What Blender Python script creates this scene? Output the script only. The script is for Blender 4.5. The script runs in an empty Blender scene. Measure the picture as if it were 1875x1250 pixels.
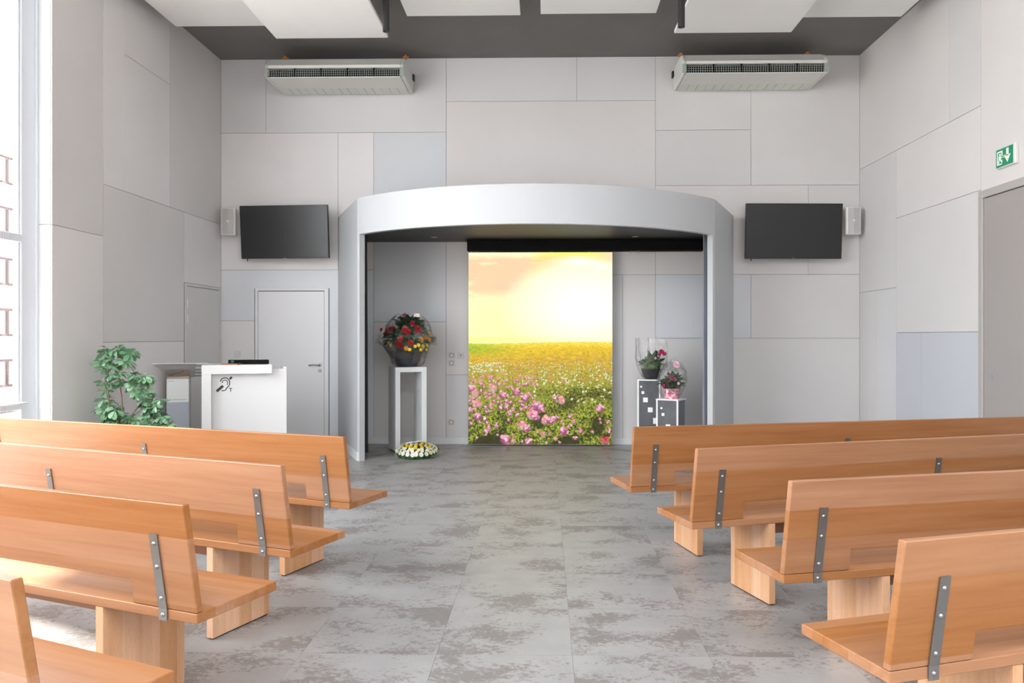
import bpy, bmesh, math, random
import numpy as np
from mathutils import Vector, Matrix, Euler, noise as mnoise
random.seed(7); np.random.seed(7)
SC = bpy.context.scene
COL = SC.collection
PI = math.pi

# ------------------------------------------------------------------ camera
FPX, CX, CY, H, YAW = 1454.6, 967.05, 616.3, 1.45, 0.021
cam_d = bpy.data.cameras.new('camera'); cam = bpy.data.objects.new('camera', cam_d); COL.objects.link(cam)
cam_d.sensor_fit = 'HORIZONTAL'; cam_d.sensor_width = 36.0
cam_d.lens = 36.0 * FPX / 1875.0
cam_d.shift_x = -(CX - 937.5) / 1875.0
cam_d.shift_y = (CY - 625.0) / 1875.0
cam_d.clip_start = 0.05; cam_d.clip_end = 300
cam.location = (0, 0, H); cam.rotation_euler = (PI / 2, 0, YAW)
SC.camera = cam
# ------------------------------------------------------------------ sky, sun, exposure
w = bpy.data.worlds.new('World'); SC.world = w; w.use_nodes = True
bgn = w.node_tree.nodes['Background']
bgn.inputs['Color'].default_value = (0.93, 0.965, 1.0, 1); bgn.inputs['Strength'].default_value = 7.0
sun_d = bpy.data.lights.new('sun', 'SUN'); sun_d.energy = 9.0; sun_d.angle = math.radians(1.5); sun_d.color = (1.0, 0.95, 0.88)
sun = bpy.data.objects.new('sun', sun_d); COL.objects.link(sun)
sun.rotation_euler = Vector((-0.88, 0.47, 1.5)).to_track_quat('Z', 'Y').to_euler(); sun.location = (-20, -4, 30)
SC.view_settings.view_transform = 'Standard'; SC.view_settings.look = 'None'
SC.view_settings.gamma = 1.0; SC.view_settings.use_curve_mapping = False
SC.view_settings.exposure = 0.66
SC.cycles.max_bounces = 10; SC.cycles.diffuse_bounces = 6; SC.cycles.transparent_max_bounces = 24
SC.cycles.sample_clamp_indirect = 6.0

# ------------------------------------------------------------------ measuring: photo pixel -> point in the room
_c, _s = math.cos(YAW), math.sin(YAW)
def ray(x, y):
    dx = (x - CX) / FPX
    return (_c * dx - _s, _s * dx + _c, -(y - CY) / FPX)
def onY(x, y, Y): d = ray(x, y); t = Y / d[1]; return Vector((d[0] * t, Y, H + d[2] * t))
def onX(x, y, X): d = ray(x, y); t = X / d[0]; return Vector((X, d[1] * t, H + d[2] * t))
def onZ(x, y, Z): d = ray(x, y); t = (Z - H) / d[2]; return Vector((d[0] * t, d[1] * t, Z))

def onV(x, y, P0, phi):
    """pixel -> (distance along, z) on the vertical plane through P0 turned by phi"""
    d = ray(x, y); c, s_ = math.cos(phi), math.sin(phi); n = (-s_, c)
    t = (P0[0] * n[0] + P0[1] * n[1]) / (d[0] * n[0] + d[1] * n[1])
    return ((d[0] * t - P0[0]) * c + (d[1] * t - P0[1]) * s_, H + d[2] * t)

YB = 10.72                                   # back wall
XL = onY(404.5, 400, YB).x; XR = onY(1574, 400, YB).x
ZC = onY(989, 105, YB).z                     # ceiling
YF = -3.2                                    # wall behind the camera
XW = XL - 0.12                               # window plane

# ------------------------------------------------------------------ materials
def mat(name, base=(.5, .5, .5), rough=.5, metal=0., spec=.5):
    m = bpy.data.materials.new(name); m.use_nodes = True
    b = m.node_tree.nodes['Principled BSDF']
    b.inputs['Base Color'].default_value = (*base, 1); b.inputs['Roughness'].default_value = rough
    b.inputs['Metallic'].default_value = metal
    if 'Specular IOR Level' in b.inputs: b.inputs['Specular IOR Level'].default_value = spec
    return m
class NT:
    def __init__(s, m): s.t = m.node_tree; s.b = s.t.nodes.get('Principled BSDF')
    def n(s, typ, **kw):
        nd = s.t.nodes.new(typ)
        for k, v in kw.items(): setattr(nd, k, v)
        return nd
    def l(s, a, b): s.t.links.new(a, b)
    def math(s, op, a, b=None, c=None):
        nd = s.n('ShaderNodeMath', operation=op)
        for i, v in enumerate((a, b, c)):
            if v is None: continue
            if isinstance(v, (int, float)): nd.inputs[i].default_value = v
            else: s.l(v, nd.inputs[i])
        return nd.outputs[0]
    def noise(s, vec, scale, detail=3, rough=.55, dist=0.):
        nd = s.n('ShaderNodeTexNoise'); nd.inputs['Scale'].default_value = scale
        nd.inputs['Detail'].default_value = detail; nd.inputs['Roughness'].default_value = rough
        nd.inputs['Distortion'].default_value = dist
        s.l(vec, nd.inputs['Vector']); return nd.outputs['Fac']
    def ramp(s, fac, stops):
        nd = s.n('ShaderNodeValToRGB'); e = nd.color_ramp.elements
        while len(e) < len(stops): e.new(.5)
        for i, (p, c) in enumerate(stops):
            e[i].position = p; e[i].color = (*c, 1) if len(c) == 3 else c
        s.l(fac, nd.inputs['Fac']); return nd.outputs['Color']
    def mix(s, fac, a, b, bt='MIX'):
        nd = s.n('ShaderNodeMix', data_type='RGBA', blend_type=bt)
        for i, v in ((0, fac), (6, a), (7, b)):
            if isinstance(v, (int, float)): nd.inputs[i].default_value = v
            elif isinstance(v, tuple): nd.inputs[i].default_value = (*v, 1)
            else: s.l(v, nd.inputs[i])
        return nd.outputs[2]
    def bump(s, h, strength, dist=.01):
        nd = s.n('ShaderNodeBump'); nd.inputs['Strength'].default_value = strength; nd.inputs['Distance'].default_value = dist
        s.l(h, nd.inputs['Height']); s.l(nd.outputs[0], s.b.inputs['Normal'])

def subtle(name, base, rough=.5, var=.06, scale=1.5, spec=.5, metal=0, rnd=0., bump=0.):
    """painted / moulded surface: faint cloudiness, optional per-object tone"""
    m = mat(name, base, rough, metal, spec); g = NT(m)
    tc = g.n('ShaderNodeTexCoord'); f = g.noise(tc.outputs['Object'], scale, 4)
    lo = tuple(c * (1 - var) for c in base); hi = tuple(min(1, c * (1 + var)) for c in base)
    col = g.ramp(f, [(.3, lo), (.7, hi)])
    if rnd:
        oi = g.n('ShaderNodeObjectInfo')
        v = g.math('MULTIPLY_ADD', oi.outputs['Random'], 2 * rnd, 1 - rnd)
        col = g.mix(1.0, col, g.n('ShaderNodeCombineColor').outputs[0], 'MULTIPLY') if False else col
        hs = g.n('ShaderNodeHueSaturation'); g.l(col, hs.inputs['Color']); g.l(v, hs.inputs['Value']); col = hs.outputs[0]
    g.l(col, g.b.inputs['Base Color'])
    if bump:
        g.bump(g.noise(tc.outputs['Object'], 400, 2), bump, .002)
    return m

M = {}
# fibre-cement wall panels in slightly different greys, some shifted to imitate light
PT = {'a': (.70, .675, .665), 'b': (.68, .67, .672), 'c': (.68, .66, .65), 'd': (.66, .67, .69), 'e': (.72, .685, .67), 'f': (.56, .575, .61), 'g': (.78, .755, .75), 'h': (.72, .74, .77)}  # f darker at right, g and h lighter at left: room light in the colour
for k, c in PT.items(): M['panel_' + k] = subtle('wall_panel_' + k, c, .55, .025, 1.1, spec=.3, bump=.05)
M['backing'] = mat('joint_dark', (.17, .155, .15), .9)
M['ceiling'] = subtle('ceiling_dark', (.20, .19, .185), .75, .05, spec=.25)
M['white_paint'] = subtle('white_paint', (.72, .73, .735), .5, .02)
M['portal'] = subtle('portal_paint', (.51, .525, .54), .5, .02, spec=.35)
M['baffle'] = subtle('acoustic_white', (.86, .85, .83), .8, .02, spec=.2)
M['white_gloss'] = subtle('white_lacquer', (.76, .76, .76), .28, .01)
M['plastic_white'] = subtle('white_plastic', (.72, .71, .69), .4, .02)
M['ac_white'] = subtle('aircon_plastic', (.76, .76, .71), .4, .02)
M['ac_green'] = subtle('aircon_flap', (.70, .74, .66), .4, .02)
M['ac_cap'] = subtle('aircon_cap', (.36, .40, .37), .4, .02)
M['black'] = mat('black_matt', (.006, .006, .0065), .8, spec=.15)
M['black_metal'] = mat('black_metal', (.015, .014, .014), .35)
M['soffit'] = mat('black_soffit', (.014, .014, .014), .45, spec=.3)
M['orange'] = mat('orange_bracket', (.62, .25, .06), .5)
M['steel'] = mat('brushed_steel', (.42, .41, .40), .38, 1.0)
M['bracket'] = subtle('bracket_steel', (.22, .21, .20), .42, .08, 6, metal=.75)
M['bolt'] = mat('bolt_steel', (.42, .41, .40), .3, 1.0)
M['door'] = subtle('door_grey', (.80, .795, .81), .5, .015)
M['door_big'] = subtle('door_taupe', (.36, .33, .315), .5, .015)
M['door_big_frame'] = subtle('door_taupe_frame', (.44, .41, .39), .45, .015)
M['alu'] = subtle('window_aluminium', (.78, .82, .88), .35, .02)
M['dark_gap'] = mat('door_gap', (.04, .04, .04), .9)
M['curtain'] = subtle('curtain_grey', (.55, .57, .64), .9, .08, 3)
M['curtain_dark'] = subtle('curtain_dark', (.08, .085, .08), .9, .08, 3)
M['speaker_grille'] = subtle('speaker_grille', (.47, .45, .445), .5, .02)
M['bowl'] = subtle('dark_bowl', (.035, .035, .042), .35, .2, 20)
M['plinth'] = subtle('slate_laminate', (.085, .088, .095), .5, .3, 5)
M['plinth_side'] = subtle('slate_side', (.20, .205, .22), .5, .06, 3)
M['sign_green'] = mat('sign_green', (.0, .27, .12), .4)
M['sign_white'] = mat('sign_white', (.9, .92, .9), .4)
M['yellow'] = mat('sticker_yellow', (.85, .75, .05), .5)
M['ink'] = mat('ink_black', (.03, .03, .035), .5)
M['ink_soft'] = mat('ink_grey', (.30, .33, .35), .5)
M['teal'] = mat('teal_led', (.0, .12, .10), .4)
M['soil'] = subtle('soil', (.05, .035, .022), .95, .4, 30)
M['pot'] = subtle('grey_pot', (.25, .25, .26), .5, .05)
M['bark'] = subtle('stem_bark', (.16, .11, .065), .8, .3, 25)
M['grey_mesh'] = subtle('grey_fabric', (.50, .53, .60), .8, .04, 60)
M['socket'] = mat('socket_frame', (.62, .60, .57), .4)
M['socket_dark'] = mat('socket_dark', (.22, .21, .20), .5)
M['mauve'] = mat('mauve_beads', (.22, .06, .12), .5)
M['ground'] = subtle('paving', (.55, .54, .52), .9, .1, 2)
M['chrome'] = mat('chrome', (.7, .7, .7), .15, 1.0)

def leafmat(name, c1, c2, rough=.4):
    m = mat(name, c1, rough); g = NT(m)
    tc = g.n('ShaderNodeTexCoord'); oi = g.n('ShaderNodeObjectInfo')
    f = g.noise(tc.outputs['Object'], 18, 2)
    v = g.math('ADD', g.math('MULTIPLY', f, .6), g.math('MULTIPLY', oi.outputs['Random'], .5))
    g.l(g.ramp(v, [(.2, c1), (.85, c2)]), g.b.inputs['Base Color'])
    g.b.inputs['Subsurface Weight'].default_value = 0.0
    return m
M['leaf'] = leafmat('plant_leaf', (.06, .16, .07), (.24, .42, .25), .3)
M['leaf_dark'] = leafmat('dark_leaf', (.012, .04, .015), (.05, .11, .035), .4)
M['leaf_mid'] = leafmat('mid_leaf', (.05, .10, .03), (.16, .24, .09), .4)
M['petal_red'] = leafmat('petal_red', (.22, .006, .012), (.48, .02, .03), .5)
M['petal_crimson'] = leafmat('petal_crimson', (.38, .01, .08), (.62, .05, .18), .5)
M['petal_yellow'] = leafmat('petal_yellow', (.75, .50, .02), (.90, .75, .08), .5)
M['petal_orange'] = leafmat('petal_orange', (.60, .22, .01), (.80, .45, .05), .5)
M['petal_white'] = leafmat('petal_white', (.72, .74, .68), (.92, .92, .88), .5)
M['petal_pink'] = leafmat('petal_pink', (.75, .45, .55), (.88, .65, .72), .5)
M['petal_purple'] = leafmat('petal_purple', (.20, .03, .08), (.38, .08, .16), .5)

def wood(name, stave_axis, grain_axis, stave=.105, tone=1.0, pale=False):
    m = mat(name, (.6, .35, .17), .38, spec=.45); g = NT(m)
    tc = g.n('ShaderNodeTexCoord'); oi = g.n('ShaderNodeObjectInfo')
    off = g.n('ShaderNodeVectorMath', operation='ADD')
    cmb = g.n('ShaderNodeCombineXYZ'); r = g.math('MULTIPLY', oi.outputs['Random'], 37.0)
    for i in range(3): g.l(r, cmb.inputs[i])
    g.l(tc.outputs['Object'], off.inputs[0]); g.l(cmb.outputs[0], off.inputs[1])
    sep = g.n('ShaderNodeSeparateXYZ'); g.l(tc.outputs['Object'], sep.inputs[0])
    st = g.math('FLOOR', g.math('DIVIDE', sep.outputs[stave_axis], stave))
    wn = g.n('ShaderNodeTexWhiteNoise', noise_dimensions='2D')
    cv = g.n('ShaderNodeCombineXYZ'); g.l(st, cv.inputs[0]); g.l(r, cv.inputs[1]); g.l(cv.outputs[0], wn.inputs['Vector'])
    # per-stave offset of the grain
    cv2 = g.n('ShaderNodeCombineXYZ'); g.l(g.math('MULTIPLY', wn.outputs['Value'], 19.), cv2.inputs[grain_axis])
    ad = g.n('ShaderNodeVectorMath', operation='ADD'); g.l(off.outputs[0], ad.inputs[0]); g.l(cv2.outputs[0], ad.inputs[1])
    mp = g.n('ShaderNodeMapping'); g.l(ad.outputs[0], mp.inputs['Vector'])
    sc = [26., 26., 26.]; sc[grain_axis] = 1.3; mp.inputs['Scale'].default_value = sc
    gr = g.noise(mp.outputs[0], 1.0, 5, .6, .35)
    mp2 = g.n('ShaderNodeMapping'); g.l(ad.outputs[0], mp2.inputs['Vector'])
    sc2 = [260., 260., 260.]; sc2[grain_axis] = 32.; mp2.inputs['Scale'].default_value = sc2
    fl = g.noise(mp2.outputs[0], 1.0, 1, .5)
    t = tone
    A = (.295 * t, .122 * t, .049 * t); B = (.345 * t, .154 * t, .066 * t); C = (.39 * t, .19 * t, .09 * t)
    if pale: A, B, C = [tuple(c * 1.3 for c in q) for q in ((.42, .225, .12), (.47, .27, .155), (.51, .31, .185))]  # paler legs: window light falling on them is put into the wood colour
    col = g.ramp(gr, [(.28, A), (.5, B), (.75, C)])
    sv = g.math('MULTIPLY_ADD', wn.outputs['Value'], .18, .91)
    hs = g.n('ShaderNodeHueSaturation'); g.l(col, hs.inputs['Color']); g.l(sv, hs.inputs['Value'])
    g.l(g.math('MULTIPLY_ADD', wn.outputs['Value'], -.22, 1.12), hs.inputs['Saturation'])
    col = g.mix(g.math('MULTIPLY', g.math('GREATER_THAN', fl, .64), .22), hs.outputs[0], (.34 * t, .16 * t, .07 * t))
    g.l(col, g.b.inputs['Base Color'])
    g.bump(gr, .03, .004)
    return m
M['wood_back'] = wood('beech_backrest', 2, 0, .125)
M['wood_seat'] = wood('beech_seat', 1, 0, .088)
M['wood_leg_lit'] = wood('beech_leg_lit', 1, 2, .088, 1.0, True)

def floor_mat():
    m = mat('vinyl_tile', (.35, .35, .34), .36, spec=.55); g = NT(m)
    tc = g.n('ShaderNodeTexCoord'); oi = g.n('ShaderNodeObjectInfo')
    r = oi.outputs['Random']
    cmb = g.n('ShaderNodeCombineXYZ'); g.l(g.math('MULTIPLY', r, 53.), cmb.inputs[0]); g.l(g.math('MULTIPLY', r, 91.), cmb.inputs[1])
    ad = g.n('ShaderNodeVectorMath', operation='ADD'); g.l(tc.outputs['Object'], ad.inputs[0]); g.l(cmb.outputs[0], ad.inputs[1])
    def mp(sx, sy):
        q = g.n('ShaderNodeMapping'); g.l(ad.outputs[0], q.inputs['Vector']); q.inputs['Scale'].default_value = (sx, sy, 1); return q.outputs[0]
    big = g.noise(mp(2.6, 3.4), 1, 2, .5)
    med = g.noise(mp(26, 40), 1, 5, .74, .9)
    fine = g.noise(mp(70, 150), 1, 4, .7)
    warp = g.noise(mp(5, 5), 1, 3)
    # worn patches: where big is high, threshold of the streaky medium noise
    th = g.math('SUBTRACT', .92, g.math('MULTIPLY', big, .78))
    v = g.math('SUBTRACT', g.math('ADD', g.math('MULTIPLY', med, .82), g.math('MULTIPLY', fine, .18)), th)
    msk = g.ramp(v, [(.0, (0, 0, 0)), (.05, (1, 1, 1))])
    base = g.ramp(warp, [(.3, (.29, .285, .28)), (.7, (.345, .342, .336))])
    ft = g.ramp(fine, [(.3, (.93, .93, .93)), (.7, (1.05, 1.05, 1.05))])
    base = g.mix(1.0, base, ft, 'MULTIPLY')
    col = g.mix(g.math('MULTIPLY', msk, .72), base, (.16, .138, .127))
    g.l(col, g.b.inputs['Base Color'])
    g.l(g.math('MULTIPLY_ADD', msk, .10, .35), g.b.inputs['Roughness'])
    g.bump(fine, .06, .002)
    return m
M['floor'] = floor_mat()

def glass_mat(name, refl=.08, tint=(1, 1, 1)):
    m = bpy.data.materials.new(name); m.use_nodes = True; g = NT(m); t = g.t
    t.nodes.remove(g.b); out = t.nodes['Material Output']
    tr = g.n('ShaderNodeBsdfTransparent'); tr.inputs[0].default_value = (*tint, 1)
    gl = g.n('ShaderNodeBsdfGlossy'); gl.inputs['Roughness'].default_value = .02
    mx = g.n('ShaderNodeMixShader'); mx.inputs[0].default_value = refl
    g.l(tr.outputs[0], mx.inputs[1]); g.l(gl.outputs[0], mx.inputs[2]); g.l(mx.outputs[0], out.inputs[0])
    return m
M['glass'] = glass_mat('window_glass', .05)
M['acrylic'] = glass_mat('clear_acrylic', .12, (.93, .93, .92))
def cello_mat():
    m = bpy.data.materials.new('cellophane'); m.use_nodes = True; g = NT(m); t = g.t
    t.nodes.remove(g.b); out = t.nodes['Material Output']
    tc = g.n('ShaderNodeTexCoord')
    n1 = g.noise(tc.outputs['Object'], 16, 3, .6, 1.2)
    bp = g.n('ShaderNodeBump'); bp.inputs['Strength'].default_value = 1.0; bp.inputs['Distance'].default_value = .02
    g.l(n1, bp.inputs['Height'])
    tr = g.n('ShaderNodeBsdfTransparent')
    gl = g.n('ShaderNodeBsdfGlossy'); gl.inputs['Roughness'].default_value = .22; g.l(bp.outputs[0], gl.inputs['Normal'])
    lw = g.n('ShaderNodeLayerWeight'); lw.inputs['Blend'].default_value = .35; g.l(bp.outputs[0], lw.inputs['Normal'])
    mx = g.n('ShaderNodeMixShader')
    g.l(g.math('MULTIPLY_ADD', lw.outputs['Fresnel'], .50, .05), mx.inputs[0])
    g.l(tr.outputs[0], mx.inputs[1]); g.l(gl.outputs[0], mx.inputs[2]); g.l(mx.outputs[0], out.inputs[0])
    return m
M['cello'] = cello_mat()
def screen_mat():
    m = mat('tv_screen', (.010, .010, .011), .30, spec=.6)
    return m
M['screen'] = screen_mat()
def mosaic_mat():
    m = mat('pink_mosaic', (.8, .4, .5), .4); g = NT(m); tc = g.n('ShaderNodeTexCoord')
    v = g.n('ShaderNodeTexVoronoi'); v.inputs['Scale'].default_value = 55; g.l(tc.outputs['Object'], v.inputs['Vector'])
    sp = g.n('ShaderNodeSeparateColor'); g.l(v.outputs['Color'], sp.inputs[0])
    g.l(g.ramp(sp.outputs[0], [(.2, (.62, .10, .20)), (.5, (.80, .42, .50)), (.8, (.85, .70, .72))]), g.b.inputs['Base Color'])
    return m
M['mosaic'] = mosaic_mat()

# ------------------------------------------------------------------ mesh helpers
def link(o, parent=None):
    COL.objects.link(o)
    if parent is not None: o.parent = parent
    return o
def obj(name, bm, m, parent=None, loc=None, smooth=False):
    me = bpy.data.meshes.new(name)
    bmesh.ops.recalc_face_normals(bm, faces=bm.faces)
    bm.to_mesh(me); bm.free()
    for x in (m if isinstance(m, (list, tuple)) else [m]): me.materials.append(x)
    if smooth:
        for p in me.polygons: p.use_smooth = True
    o = bpy.data.objects.new(name, me)
    if loc: o.location = loc
    return link(o, parent)
def tag(o, label=None, cat=None, group=None, kind=None):
    if label: o['label'] = label
    if cat: o['category'] = cat
    if group: o['group'] = group
    if kind: o['kind'] = kind
    return o
def empty(name, loc=(0, 0, 0), rz=0, label=None, cat=None, group=None, kind=None):
    o = bpy.data.objects.new(name, None); COL.objects.link(o); o.empty_display_size = .1
    o.location = loc; o.rotation_euler = (0, 0, rz)
    return tag(o, label, cat, group, kind)
def add_box(bm, x0, x1, y0, y1, z0, z1, bev=0., mtx=None, seg=1):
    vs = [bm.verts.new((x, y, z)) for x in (x0, x1) for y in (y0, y1) for z in (z0, z1)]
    F = [(0, 1, 3, 2), (4, 6, 7, 5), (0, 4, 5, 1), (2, 3, 7, 6), (0, 2, 6, 4), (1, 5, 7, 3)]
    fs = [bm.faces.new([vs[i] for i in f]) for f in F]
    if bev:
        es = list({e for f in fs for e in f.edges})
        r = bmesh.ops.bevel(bm, geom=es, offset=bev, segments=seg, affect='EDGES', profile=.5)
        vs = list({v for f in r['faces'] for v in f.verts} | {v for v in vs if v.is_valid})
    if mtx is not None:
        for v in vs:
            if v.is_valid: v.co = mtx @ v.co
    return bm
def box(*a, **k): return add_box(bmesh.new(), *a, **k)
def add_prism(bm, poly, axis, a, b, bev=0.):
    """poly: 2D points; axis 0/1/2 is extrusion axis; coords in order of the remaining axes"""
    def P(p, t):
        q = list(p); q.insert(axis, t); return q
    A = [bm.verts.new(P(p, a)) for p in poly]; B = [bm.verts.new(P(p, b)) for p in poly]
    n = len(poly); fs = [bm.faces.new(A), bm.faces.new(B)]
    for i in range(n): fs.append(bm.faces.new((A[i], A[(i + 1) % n], B[(i + 1) % n], B[i])))
    if bev:
        bmesh.ops.recalc_face_normals(bm, faces=fs)
        es = list({e for f in fs for e in f.edges})
        bmesh.ops.bevel(bm, geom=es, offset=bev, segments=1, affect='EDGES', profile=.5)
    return bm
def prism(*a, **k): return add_prism(bmesh.new(), *a, **k)
def add_tube(bm, pts, r, n=8, r1=None, cap=True):
    pts = [Vector(p) for p in pts]; rings = []
    up = Vector((0, 0, 1))
    for i, p in enumerate(pts):
        d = (pts[min(i + 1, len(pts) - 1)] - pts[max(i - 1, 0)]).normalized()
        u = up if abs(d.z) < .95 else Vector((1, 0, 0))
        a = d.cross(u).normalized(); b = d.cross(a).normalized()
        rr = r if r1 is None else r + (r1 - r) * i / (len(pts) - 1)
        rings.append([bm.verts.new(p + a * math.cos(2 * PI * k / n) * rr + b * math.sin(2 * PI * k / n) * rr) for k in range(n)])
    for A, B in zip(rings, rings[1:]):
        for k in range(n): bm.faces.new((A[k], A[(k + 1) % n], B[(k + 1) % n], B[k]))
    if cap: bm.faces.new(rings[0]); bm.faces.new(rings[-1])
    return bm
def tube(*a, **k): return add_tube(bmesh.new(), *a, **k)
def add_lathe(bm, prof, n=24, c=(0, 0, 0)):
    rings = []
    for r, z in prof:
        if r < 1e-5: rings.append([bm.verts.new((c[0], c[1], c[2] + z))])
        else: rings.append([bm.verts.new((c[0] + r * math.cos(2 * PI * k / n), c[1] + r * math.sin(2 * PI * k / n), c[2] + z)) for k in range(n)])
    for A, B in zip(rings, rings[1:]):
        for k in range(n):
            k2 = (k + 1) % n
            if len(A) == 1 and len(B) == 1: continue
            if len(A) == 1: bm.faces.new((A[0], B[k2], B[k]))
            elif len(B) == 1: bm.faces.new((A[k], A[k2], B[0]))
            else: bm.faces.new((A[k], A[k2], B[k2], B[k]))
    return bm
def lathe(*a, **k): return add_lathe(bmesh.new(), *a, **k)
def cyl(r, z0, z1, n=16, c=(0, 0)): return lathe([(0, z0), (r, z0), (r, z1), (0, z1)], n, (c[0], c[1], 0))

# ------------------------------------------------------------------ floor
floor = tag(obj('floor', box(XL - .35, XR + .35, YF - .1, YB + .3, -.25, -.004), M['backing']), kind='structure')
TS = .62; X0T = .125 - TS * 8; Y0T = 3.62 - TS * 6
tile_mesh = None; J = .0005
def tile_obj(x0, x1, y0, y1):
    global tile_mesh
    full = abs((x1 - x0) - TS) < 1e-4 and abs((y1 - y0) - TS) < 1e-4
    if full and tile_mesh:
        o = bpy.data.objects.new('tile', tile_mesh); o.location = (x0, y0, 0); link(o, floor); return
    o = obj('tile', box(J, x1 - x0 - J, J, y1 - y0 - J, -.004, 0), M['floor'], floor, (x0, y0, 0))
    if full: tile_mesh = o.data
i = 0
while X0T + i * TS < XR:
    a = max(X0T + i * TS, XL); b = min(X0T + (i + 1) * TS, XR)
    if b - a > .01:
        j = 3
        while Y0T + j * TS < YB:
            c = Y0T + j * TS; d = min(Y0T + (j + 1) * TS, YB)
            if d - c > .01: tile_obj(a, b, c, d)
            j += 1
    i += 1
ystart = Y0T + 3 * TS
tag(obj('tile_field', box(XL, XR, YF, ystart - J, -.004, 0), M['floor'], floor), kind='stuff')

# ------------------------------------------------------------------ walls
G = .0024   # half joint
TH = .012
def X_(x, y=400): return onY(x, y, YB).x
def Z_(y, x=990): return onY(x, y, YB).z
wall_back = tag(obj('wall_back', box(XL - .3, XR + .3, YB + TH, YB + .25, -.2, ZC + .3), M['backing']), kind='structure')
def shrink(poly, g):
    # axis-aligned polygon inset by g (points in order, any orientation)
    n = len(poly); area = sum(poly[i][0] * poly[(i + 1) % n][1] - poly[(i + 1) % n][0] * poly[i][1] for i in range(n))
    s = 1 if area > 0 else -1; out = []
    for i in range(n):
        p, q, r = Vector(poly[i - 1]), Vector(poly[i]), Vector(poly[(i + 1) % n])
        e1 = (q - p).normalized(); e2 = (r - q).normalized()
        n1 = Vector((-e1.y, e1.x)) * s; n2 = Vector((-e2.y, e2.x)) * s
        out.append(tuple(q + n1 * g + (n2 * g if abs(n1.dot(n2)) < .5 else Vector((0, 0)))))
    return out
def bpanel(poly, tone):
    P = [(X_(x, y), Z_(y, x)) for x, y in poly]
    # snap to axis
    P = [[p[0], p[1]] for p in P]
    obj('panel', prism(shrink([tuple(p) for p in P], G), 1, YB, YB + TH), M['panel_' + tone], wall_back)
xs = lambda v: v
# seams as room coordinates
sx = {k: X_(k, 350) for k in (406, 466, 487, 603, 619, 684, 817, 1000, 1056, 1140, 1200, 1375, 1480, 1573)}
sx[406] = XL; sx[1573] = XR
sz = {'top': ZC, 'a': Z_(243, 610), 'b': Z_(185, 1000), 'c': Z_(494, 500), 'd': Z_(587, 440), 'e': Z_(528, 530), 'f': 0.0,
      'g': Z_(589, 750), 'h': Z_(686, 836), 'i': Z_(502.5, 1300), 'j': Z_(238, 1290), 'k': Z_(339, 1390), 'l': Z_(619, 1300)}
def bp(pts, tone):
    P = [(sx[a], sz[b]) for a, b in pts]
    obj('panel', prism(shrink(P, G), 1, YB, YB + TH), M['panel_' + tone], wall_back)
def rect(x0, x1, z0, z1): return [(x0, z0), (x1, z0), (x1, z1), (x0, z1)]
for r_, t_ in [((406, 487, 'a', 'top'), 'b'), ((487, 817, 'a', 'top'), 'b'), ((817, 1056, 'b', 'top'), 'b'), ((1056, 1200, 'b', 'top'), 'b'),
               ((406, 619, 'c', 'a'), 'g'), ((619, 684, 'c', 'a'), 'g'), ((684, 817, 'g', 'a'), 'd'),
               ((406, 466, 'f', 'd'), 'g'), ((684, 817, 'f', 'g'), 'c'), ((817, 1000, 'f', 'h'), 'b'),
               ((1000, 1140, 'f', 'i'), 'b'), ((1140, 1200, 'f', 'i'), 'a'),
               ((1200, 1375, 'j', 'top'), 'a'), ((1375, 1573, 'k', 'top'), 'a'), ((1200, 1375, 'k', 'j'), 'c'),
               ((1200, 1480, 'i', 'k'), 'e'), ((1480, 1573, 'i', 'k'), 'c'), ((1200, 1375, 'l', 'i'), 'd'),
               ((1375, 1573, 'l', 'i'), 'c'), ((1200, 1573, 'f', 'l'), 'c')]:
    bp(rect(*r_), t_)
bp([(817, 'h'), (1000, 'h'), (1000, 'i'), (1200, 'i'), (1200, 'b'), (817, 'b')], 'e')
bp([(406, 'd'), (466, 'd'), (466, 'e'), (603, 'e'), (603, 'f'), (684, 'f'), (684, 'c'), (406, 'c')], 'h')

# right wall
wall_right = tag(obj('wall_right', box(XR + TH, XR + .25, YF, YB + TH, -.2, ZC + .3), M['backing']), kind='structure')
yR = lambda x, y=400: onX(x, y, XR).y
YD = yR(1797, 500); DZ = onX(1799, 350, XR).z
def rp(y0, y1, z0, z1, tone): obj('panel', box(XR, XR + TH, y0 + G, y1 - G, z0 + G, z1 - G), M['panel_' + tone], wall_right)
zr1 = onX(1685, 252, XR).z; zr2 = onX(1718, 374, XR).z; zr3 = onX(1607, 531, XR).z; zr4 = onX(1720, 608, XR).z
y1738, y1796, y1641, y1604, y1687 = yR(1738, 200), yR(1796, 250), yR(1641, 500), yR(1604, 600), yR(1687, 650)
DY0 = y1796 - .02 - 1.9       # near side of the big door
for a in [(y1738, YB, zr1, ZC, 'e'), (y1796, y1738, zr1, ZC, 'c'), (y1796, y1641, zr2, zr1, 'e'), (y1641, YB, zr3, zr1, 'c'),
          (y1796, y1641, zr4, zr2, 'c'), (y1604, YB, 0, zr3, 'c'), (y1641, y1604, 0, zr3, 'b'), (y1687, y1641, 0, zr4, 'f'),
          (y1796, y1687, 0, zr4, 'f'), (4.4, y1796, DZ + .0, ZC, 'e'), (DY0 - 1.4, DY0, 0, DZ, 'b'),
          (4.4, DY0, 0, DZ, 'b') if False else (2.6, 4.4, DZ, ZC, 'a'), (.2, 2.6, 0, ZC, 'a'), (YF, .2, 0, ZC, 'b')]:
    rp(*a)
rp(2.6, DY0 - 1.4, 0, DZ, 'a')

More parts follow.
